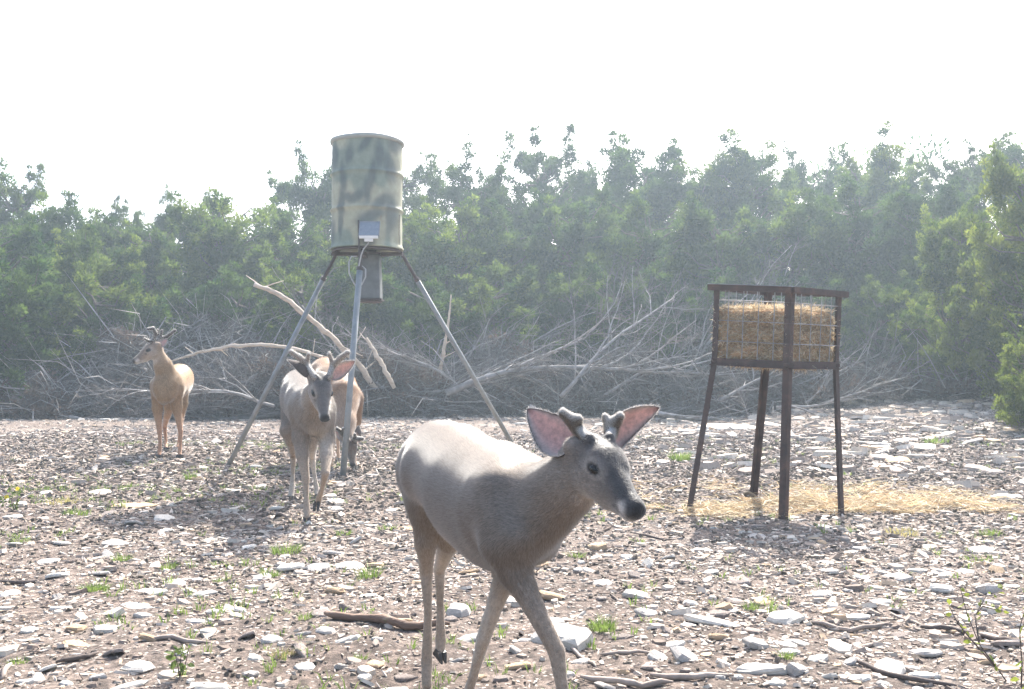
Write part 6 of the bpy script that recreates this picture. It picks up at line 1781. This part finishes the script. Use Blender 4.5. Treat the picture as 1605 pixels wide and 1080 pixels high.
def middle_buck():
    c = dict(GREY, bridge=(0.115, 0.106, 0.102), face=(0.12, 0.108, 0.102), velvet=(0.30, 0.27, 0.25))
    h = nrm([0.12, -1, 0]); lat = np.array([-h[1], h[0], 0])
    torso = [(P(470, 620, 6.95), 0.10), (P(471, 613, 6.75), 0.13), (P(475, 622, 6.4), 0.145), (P(482, 632, 6.12), 0.138), (P(489, 640, 5.96), 0.125), (P(495, 664, 5.88), 0.075)]
    extra = [prim(P(462, 635, 6.75), P(454, 672, 6.6), 0.095, 0.055, c['body'], k=0.05), prim(P(485, 632, 6.8), P(489, 674, 6.65), 0.095, 0.055, c['body'], k=0.06),
             prim(P(470, 640, 5.98), P(471, 684, 5.95), 0.065, 0.048, c['body'], k=0.04), prim(P(508, 640, 5.98), P(512, 684, 5.95), 0.065, 0.048, c['body'], k=0.05)]
    neck = [(P(493, 642, 5.88), 0.10), (P(496, 622, 5.77), 0.078), (P(499, 606, 5.68), 0.062)]
    lc, li = c['leg'], c['legin']
    RF = [P(472, 688, 5.95), P(474, 715, 5.90), P(479, 748, 5.86), P(480, 775, 5.83), P(481, 800, 5.80), P(481, 810, 5.77)]
    LF = [P(513, 688, 5.95), P(512, 712, 5.86), P(510, 742, 5.74), P(505, 765, 5.82), P(499, 785, 5.90), P(497, 791, 5.89)]
    RH = [P(452, 676, 6.6), P(455, 692, 6.65), P(459, 712, 6.86), P(459, 740, 6.84), P(457, 772, 6.80), P(456, 780, 6.77)]
    LH = [P(490, 680, 6.65), P(489, 700, 6.7), P(489, 716, 6.92), P(493, 745, 6.90), P(497, 771, 6.88), P(498, 777, 6.85)]
    R = [0.056, 0.034, 0.024, 0.0145, 0.021, 0.018]
    legs = [chain(RF, [0.050, 0.036, 0.025, 0.0155, 0.0215, 0.018], [c['body'], lc, lc, lc, lc], k=0.03), chain(LF, [0.050, 0.036, 0.025, 0.0155, 0.0215, 0.018], [c['body'], lc, lc, lc, lc], k=0.03),
            chain(RH, R, [c['body'], lc, lc, li, li], k=0.03), chain(LH, R, [c['body'], li, li, li, li], k=0.03)]
    ho, hn = P(501, 600, 5.62), P(510, 648, 5.49)
    H, f, lf, u = head_frame(ho, hn, 1.06)
    A1 = [[(H(0.01, -0.036, 0.055), 0.017), (P(481, 573, 5.63), 0.016), (P(470, 561, 5.6), 0.015), (P(456, 552, 5.57), 0.014)], [(P(480, 571, 5.63), 0.013), (P(484, 555, 5.6), 0.011)]]
    A2 = [[(H(0.01, 0.036, 0.055), 0.017), (P(522, 573, 5.63), 0.016), (P(533, 562, 5.6), 0.015), (P(545, 553, 5.57), 0.015)], [(P(521, 571, 5.63), 0.013), (P(516, 555, 5.6), 0.012)]]
    ears = [(H(-0.02, -0.055, 0.02), P(451, 564, 5.66), np.array([-0.7, 0.55, -0.1]), 0.075, 0.4),
            (H(-0.02, 0.055, 0.02), P(556, 566, 5.68), np.array([0.3, -1, -0.1]), 0.085, 0.35)]
    D = dict(cols=c, torso=torso, extra=extra, neck=neck, legs=legs, lat=lat, sq=0.86, hs=1.06, head=(ho, hn), antlers=[A1, A2], ears=ears, base=(-1.2, 6.3, 0.0),
             hooves=[(P(481, 813, 5.78) * [1, 1, 0] + [0, 0, 0.002], h, 1.0), (P(496, 795, 5.87), h, 0.95, 0.45), (P(456, 785, 6.75) * [1, 1, 0] + [0, 0, 0.006], h, 1.0), (P(498, 783, 6.83) * [1, 1, 0] + [0, 0, 0.008], h, 1.0)])
    D['paint'] = [(P(497, 690, 5.84), 0.07, c['belly'], 0.6, 0.6)]
    return build_deer('antlered_buck', 'grey buck with forked velvet antlers facing out, walking beside the middle feeder leg', D, 0.0085, 42000, 0.022, 0.0035, 21)

def grazing_buck():
    P0 = globals()['P']
    P = lambda px, py, d: P0(px, py, d * 1.045)
    c = RED
    h = nrm([0.35, -1, 0]); lat = np.array([-h[1], h[0], 0])
    torso = [(P(507, 590, 9.15), 0.11), (P(509, 588, 8.95), 0.145), (P(519, 600, 8.7), 0.155), (P(533, 610, 8.45), 0.15), (P(541, 622, 8.27), 0.13), (P(542, 642, 8.18), 0.085)]
    extra = [prim(P(500, 605, 8.95), P(501, 650, 8.85), 0.11, 0.07, c['body'], k=0.06), prim(P(522, 610, 9.0), P(525, 650, 8.9), 0.11, 0.07, c['body'], k=0.06),
             prim(P(530, 620, 8.3), P(525, 662, 8.25), 0.08, 0.062, c['body'], k=0.05), prim(P(556, 625, 8.35), P(555, 660, 8.35), 0.08, 0.062, c['body'], k=0.05)]
    neck = [(P(541, 636, 8.18), 0.105), (P(542, 662, 8.08), 0.085), (P(543, 682, 8.0), 0.07)]
    lc, li = c['leg'], c['legin']
    RF = [P(525, 662, 8.25), P(522, 680, 8.22), P(520, 702, 8.2), P(519, 720, 8.18), P(519, 736, 8.17), P(518, 741, 8.15)]
    LF = [P(555, 660, 8.35), P(555, 680, 8.33), P(556, 702, 8.3), P(556, 718, 8.3), P(556, 733, 8.3), P(556, 738, 8.28)]
    RH = [P(501, 650, 8.85), P(502, 664, 8.9), P(503, 680, 9.1), P(503, 700, 9.05), P(502, 721, 9.0), P(502, 727, 8.98)]
    LH = [P(525, 650, 8.9), P(527, 664, 8.95), P(529, 680, 9.15), P(530, 700, 9.1), P(530, 721, 9.05), P(530, 726, 9.03)]
    R = [0.050, 0.036, 0.025, 0.0155, 0.0215, 0.018]
    legs = [chain(x, R, [c['body'], lc, lc, lc, lc], k=0.03) for x in (RF, LF, RH, LH)]
    ho, hn = P(550, 694, 7.96), P(554, 733, 7.84)
    H, f, lf, u = head_frame(ho, hn, 0.9)
    A1 = [[(H(0.01, -0.034, 0.055), 0.017), (P(536, 678, 7.86), 0.016), (P(528, 672, 7.8), 0.015)], [(P(536, 680, 7.86), 0.013), (P(538, 672, 7.8), 0.013)]]
    A2 = [[(H(0.01, 0.034, 0.055), 0.017), (P(556, 687, 7.86), 0.016), (P(562, 688, 7.8), 0.016), (P(568, 688, 7.76), 0.016)], [(P(557, 687, 7.86), 0.014), (P(556, 681, 7.8), 0.014)]]
    ears = [(H(-0.02, -0.055, 0.02), P(524, 676, 8.05), np.array([-0.4, -0.8, 0.2]), 0.075, 0.4),
            (H(-0.02, 0.055, 0.02), P(562, 667, 8.0), np.array([-0.3, 0.8, 0.1]), 0.06, 0.4)]
    gz = float(ground_z(-1.4, 8.3))
    D = dict(cols=c, torso=torso, extra=extra, neck=neck, legs=legs, lat=lat, sq=0.88, hs=0.9, head=(ho, hn), antlers=[A1, A2], ears=ears, base=(-1.45, 8.5, gz),
             hooves=[(np.array([q[-1][0], q[-1][1], float(ground_z(q[-1][0], q[-1][1])) + 0.004]), h, 1.1) for q in (RF, LF, RH, LH)])
    return build_deer('grazing_buck', 'reddish tan buck with its head down grazing behind the middle feeder leg', D, 0.010, 26000, 0.024, 0.005, 31)

def far_buck():
    c = dict(TAN, body=(0.31, 0.205, 0.115), neck=(0.29, 0.20, 0.12), leg=(0.36, 0.20, 0.12))
    h = nrm([-0.28, -1, 0]); lat = np.array([-h[1], h[0], 0])
    torso = [(P(283, 596, 10.3), 0.11), (P(281, 594, 10.1), 0.13), (P(275, 599, 9.9), 0.145), (P(266, 603, 9.65), 0.14), (P(260, 608, 9.5), 0.118), (P(257, 622, 9.42), 0.07)]
    extra = [prim(P(283, 605, 10.1), P(286, 630, 10.05), 0.09, 0.05, c['body'], k=0.05), prim(P(268, 605, 10.1), P(265, 633, 10.05), 0.09, 0.05, c['body'], k=0.06),
             prim(P(248, 605, 9.55), P(247, 638, 9.55), 0.075, 0.048, c['body'], k=0.04), prim(P(275, 605, 9.6), P(277, 636, 9.6), 0.075, 0.048, c['body'], k=0.05)]
    neck = [(P(264, 594, 9.55), 0.11), (P(256, 575, 9.5), 0.082), (P(248, 555, 9.45), 0.062)]
    lc, li = c['leg'], c['legin']
    def gp(px, d, up=0.0):
        p = P(px, 600, d); p[2] = float(ground_z(p[0], p[1])) + up; return p
    RF = [P(247, 642, 9.55), P(248, 656, 9.55), P(250, 676, 9.52), P(251, 692, 9.5), gp(251, 9.5, 0.06), gp(251, 9.47, 0.03)]
    LF = [P(277, 640, 9.6), P(280, 656, 9.6), P(283, 676, 9.57), P(283, 692, 9.55), gp(283, 9.53, 0.06), gp(283, 9.5, 0.03)]
    RH = [P(265, 640, 10.05), P(262, 652, 10.1), P(258, 668, 10.3), P(260, 690, 10.27), gp(261, 10.25, 0.06), gp(262, 10.2, 0.03)]
    LH = [P(286, 635, 10.05), P(284, 650, 10.1), P(283, 668, 10.35), P(281, 690, 10.32), gp(281, 10.3, 0.06), gp(280, 10.25, 0.03)]
    R = [0.048, 0.034, 0.025, 0.0155, 0.021, 0.018]
    legs = [chain(x, R, [c['body'], lc, lc, lc, lc], k=0.03) for x in (RF, LF, RH, LH)]
    ho, hn = P(243, 545, 9.43), P(209, 562, 9.30)
    H, f, lf, u = head_frame(ho, hn, 0.95)
    A1 = [[(H(0.0, 0.03, 0.055), 0.017), (P(241, 530, 9.4), 0.017), (P(244, 522, 9.4), 0.016), (P(240, 515, 9.38), 0.015), (P(232, 516, 9.36), 0.015)], [(P(241, 533, 9.4), 0.014), (P(234, 535, 9.36), 0.013), (P(226, 531, 9.33), 0.012)]]
    A2 = [[(H(0.0, -0.03, 0.055), 0.017), (P(250, 532, 9.5), 0.018), (P(261, 528, 9.5), 0.017), (P(274, 518, 9.5), 0.016)], [(P(251, 531, 9.5), 0.014), (P(254, 518, 9.5), 0.013)], [(P(247, 531, 9.5), 0.014), (P(247, 517, 9.5), 0.013)]]
    ears = [(H(-0.025, 0.05, 0.02), P(262, 532, 9.45), np.array([0.2, -1, 0.3]), 0.08, 0.4),
            (H(-0.025, -0.05, 0.02), P(256, 534, 9.62), np.array([0.2, 1, 0.3]), 0.07, 0.4)]
    D = dict(cols=c, torso=torso, extra=extra, neck=neck, legs=legs, lat=lat, sq=0.88, hs=1.05, head=(ho, hn), antlers=[A1, A2], ears=ears, base=(-3.35, 9.8, float(ground_z(-3.35, 9.8))),
             hooves=[(q[-1] - [0, 0, 0.028], h, 1.1) for q in (RF, LF, RH, LH)])
    return build_deer('alert_buck', 'tan buck with branching velvet antlers standing and looking away left by the brush', D, 0.010, 26000, 0.024, 0.005, 41)

near_buck(); middle_buck(); grazing_buck(); far_buck()
# ------------------------------------------------------------------ thin scattering volume added to stand in for veiling lens flare
def flare_haze():
    me = MB().box((0, 14, 5.5), (76, 60, 15)).mesh('flare_haze')
    o = bpy.data.objects.new('flare_haze', me); COL.objects.link(o)
    m = bpy.data.materials.new('flare_haze_volume'); m.use_nodes = True; nt = m.node_tree; nt.nodes.clear()
    out = nt.nodes.new('ShaderNodeOutputMaterial'); v = nt.nodes.new('ShaderNodeVolumePrincipled')
    v.inputs['Color'].default_value = (0.70, 0.86, 1.0, 1); v.inputs['Density'].default_value = FLARE_HAZE_D; v.inputs['Anisotropy'].default_value = 0.45
    nt.links.new(v.outputs[0], out.inputs['Volume'])
    me.materials.append(m); tag(o, kind='stuff')
FLARE_HAZE_D = 0.0035
flare_haze()
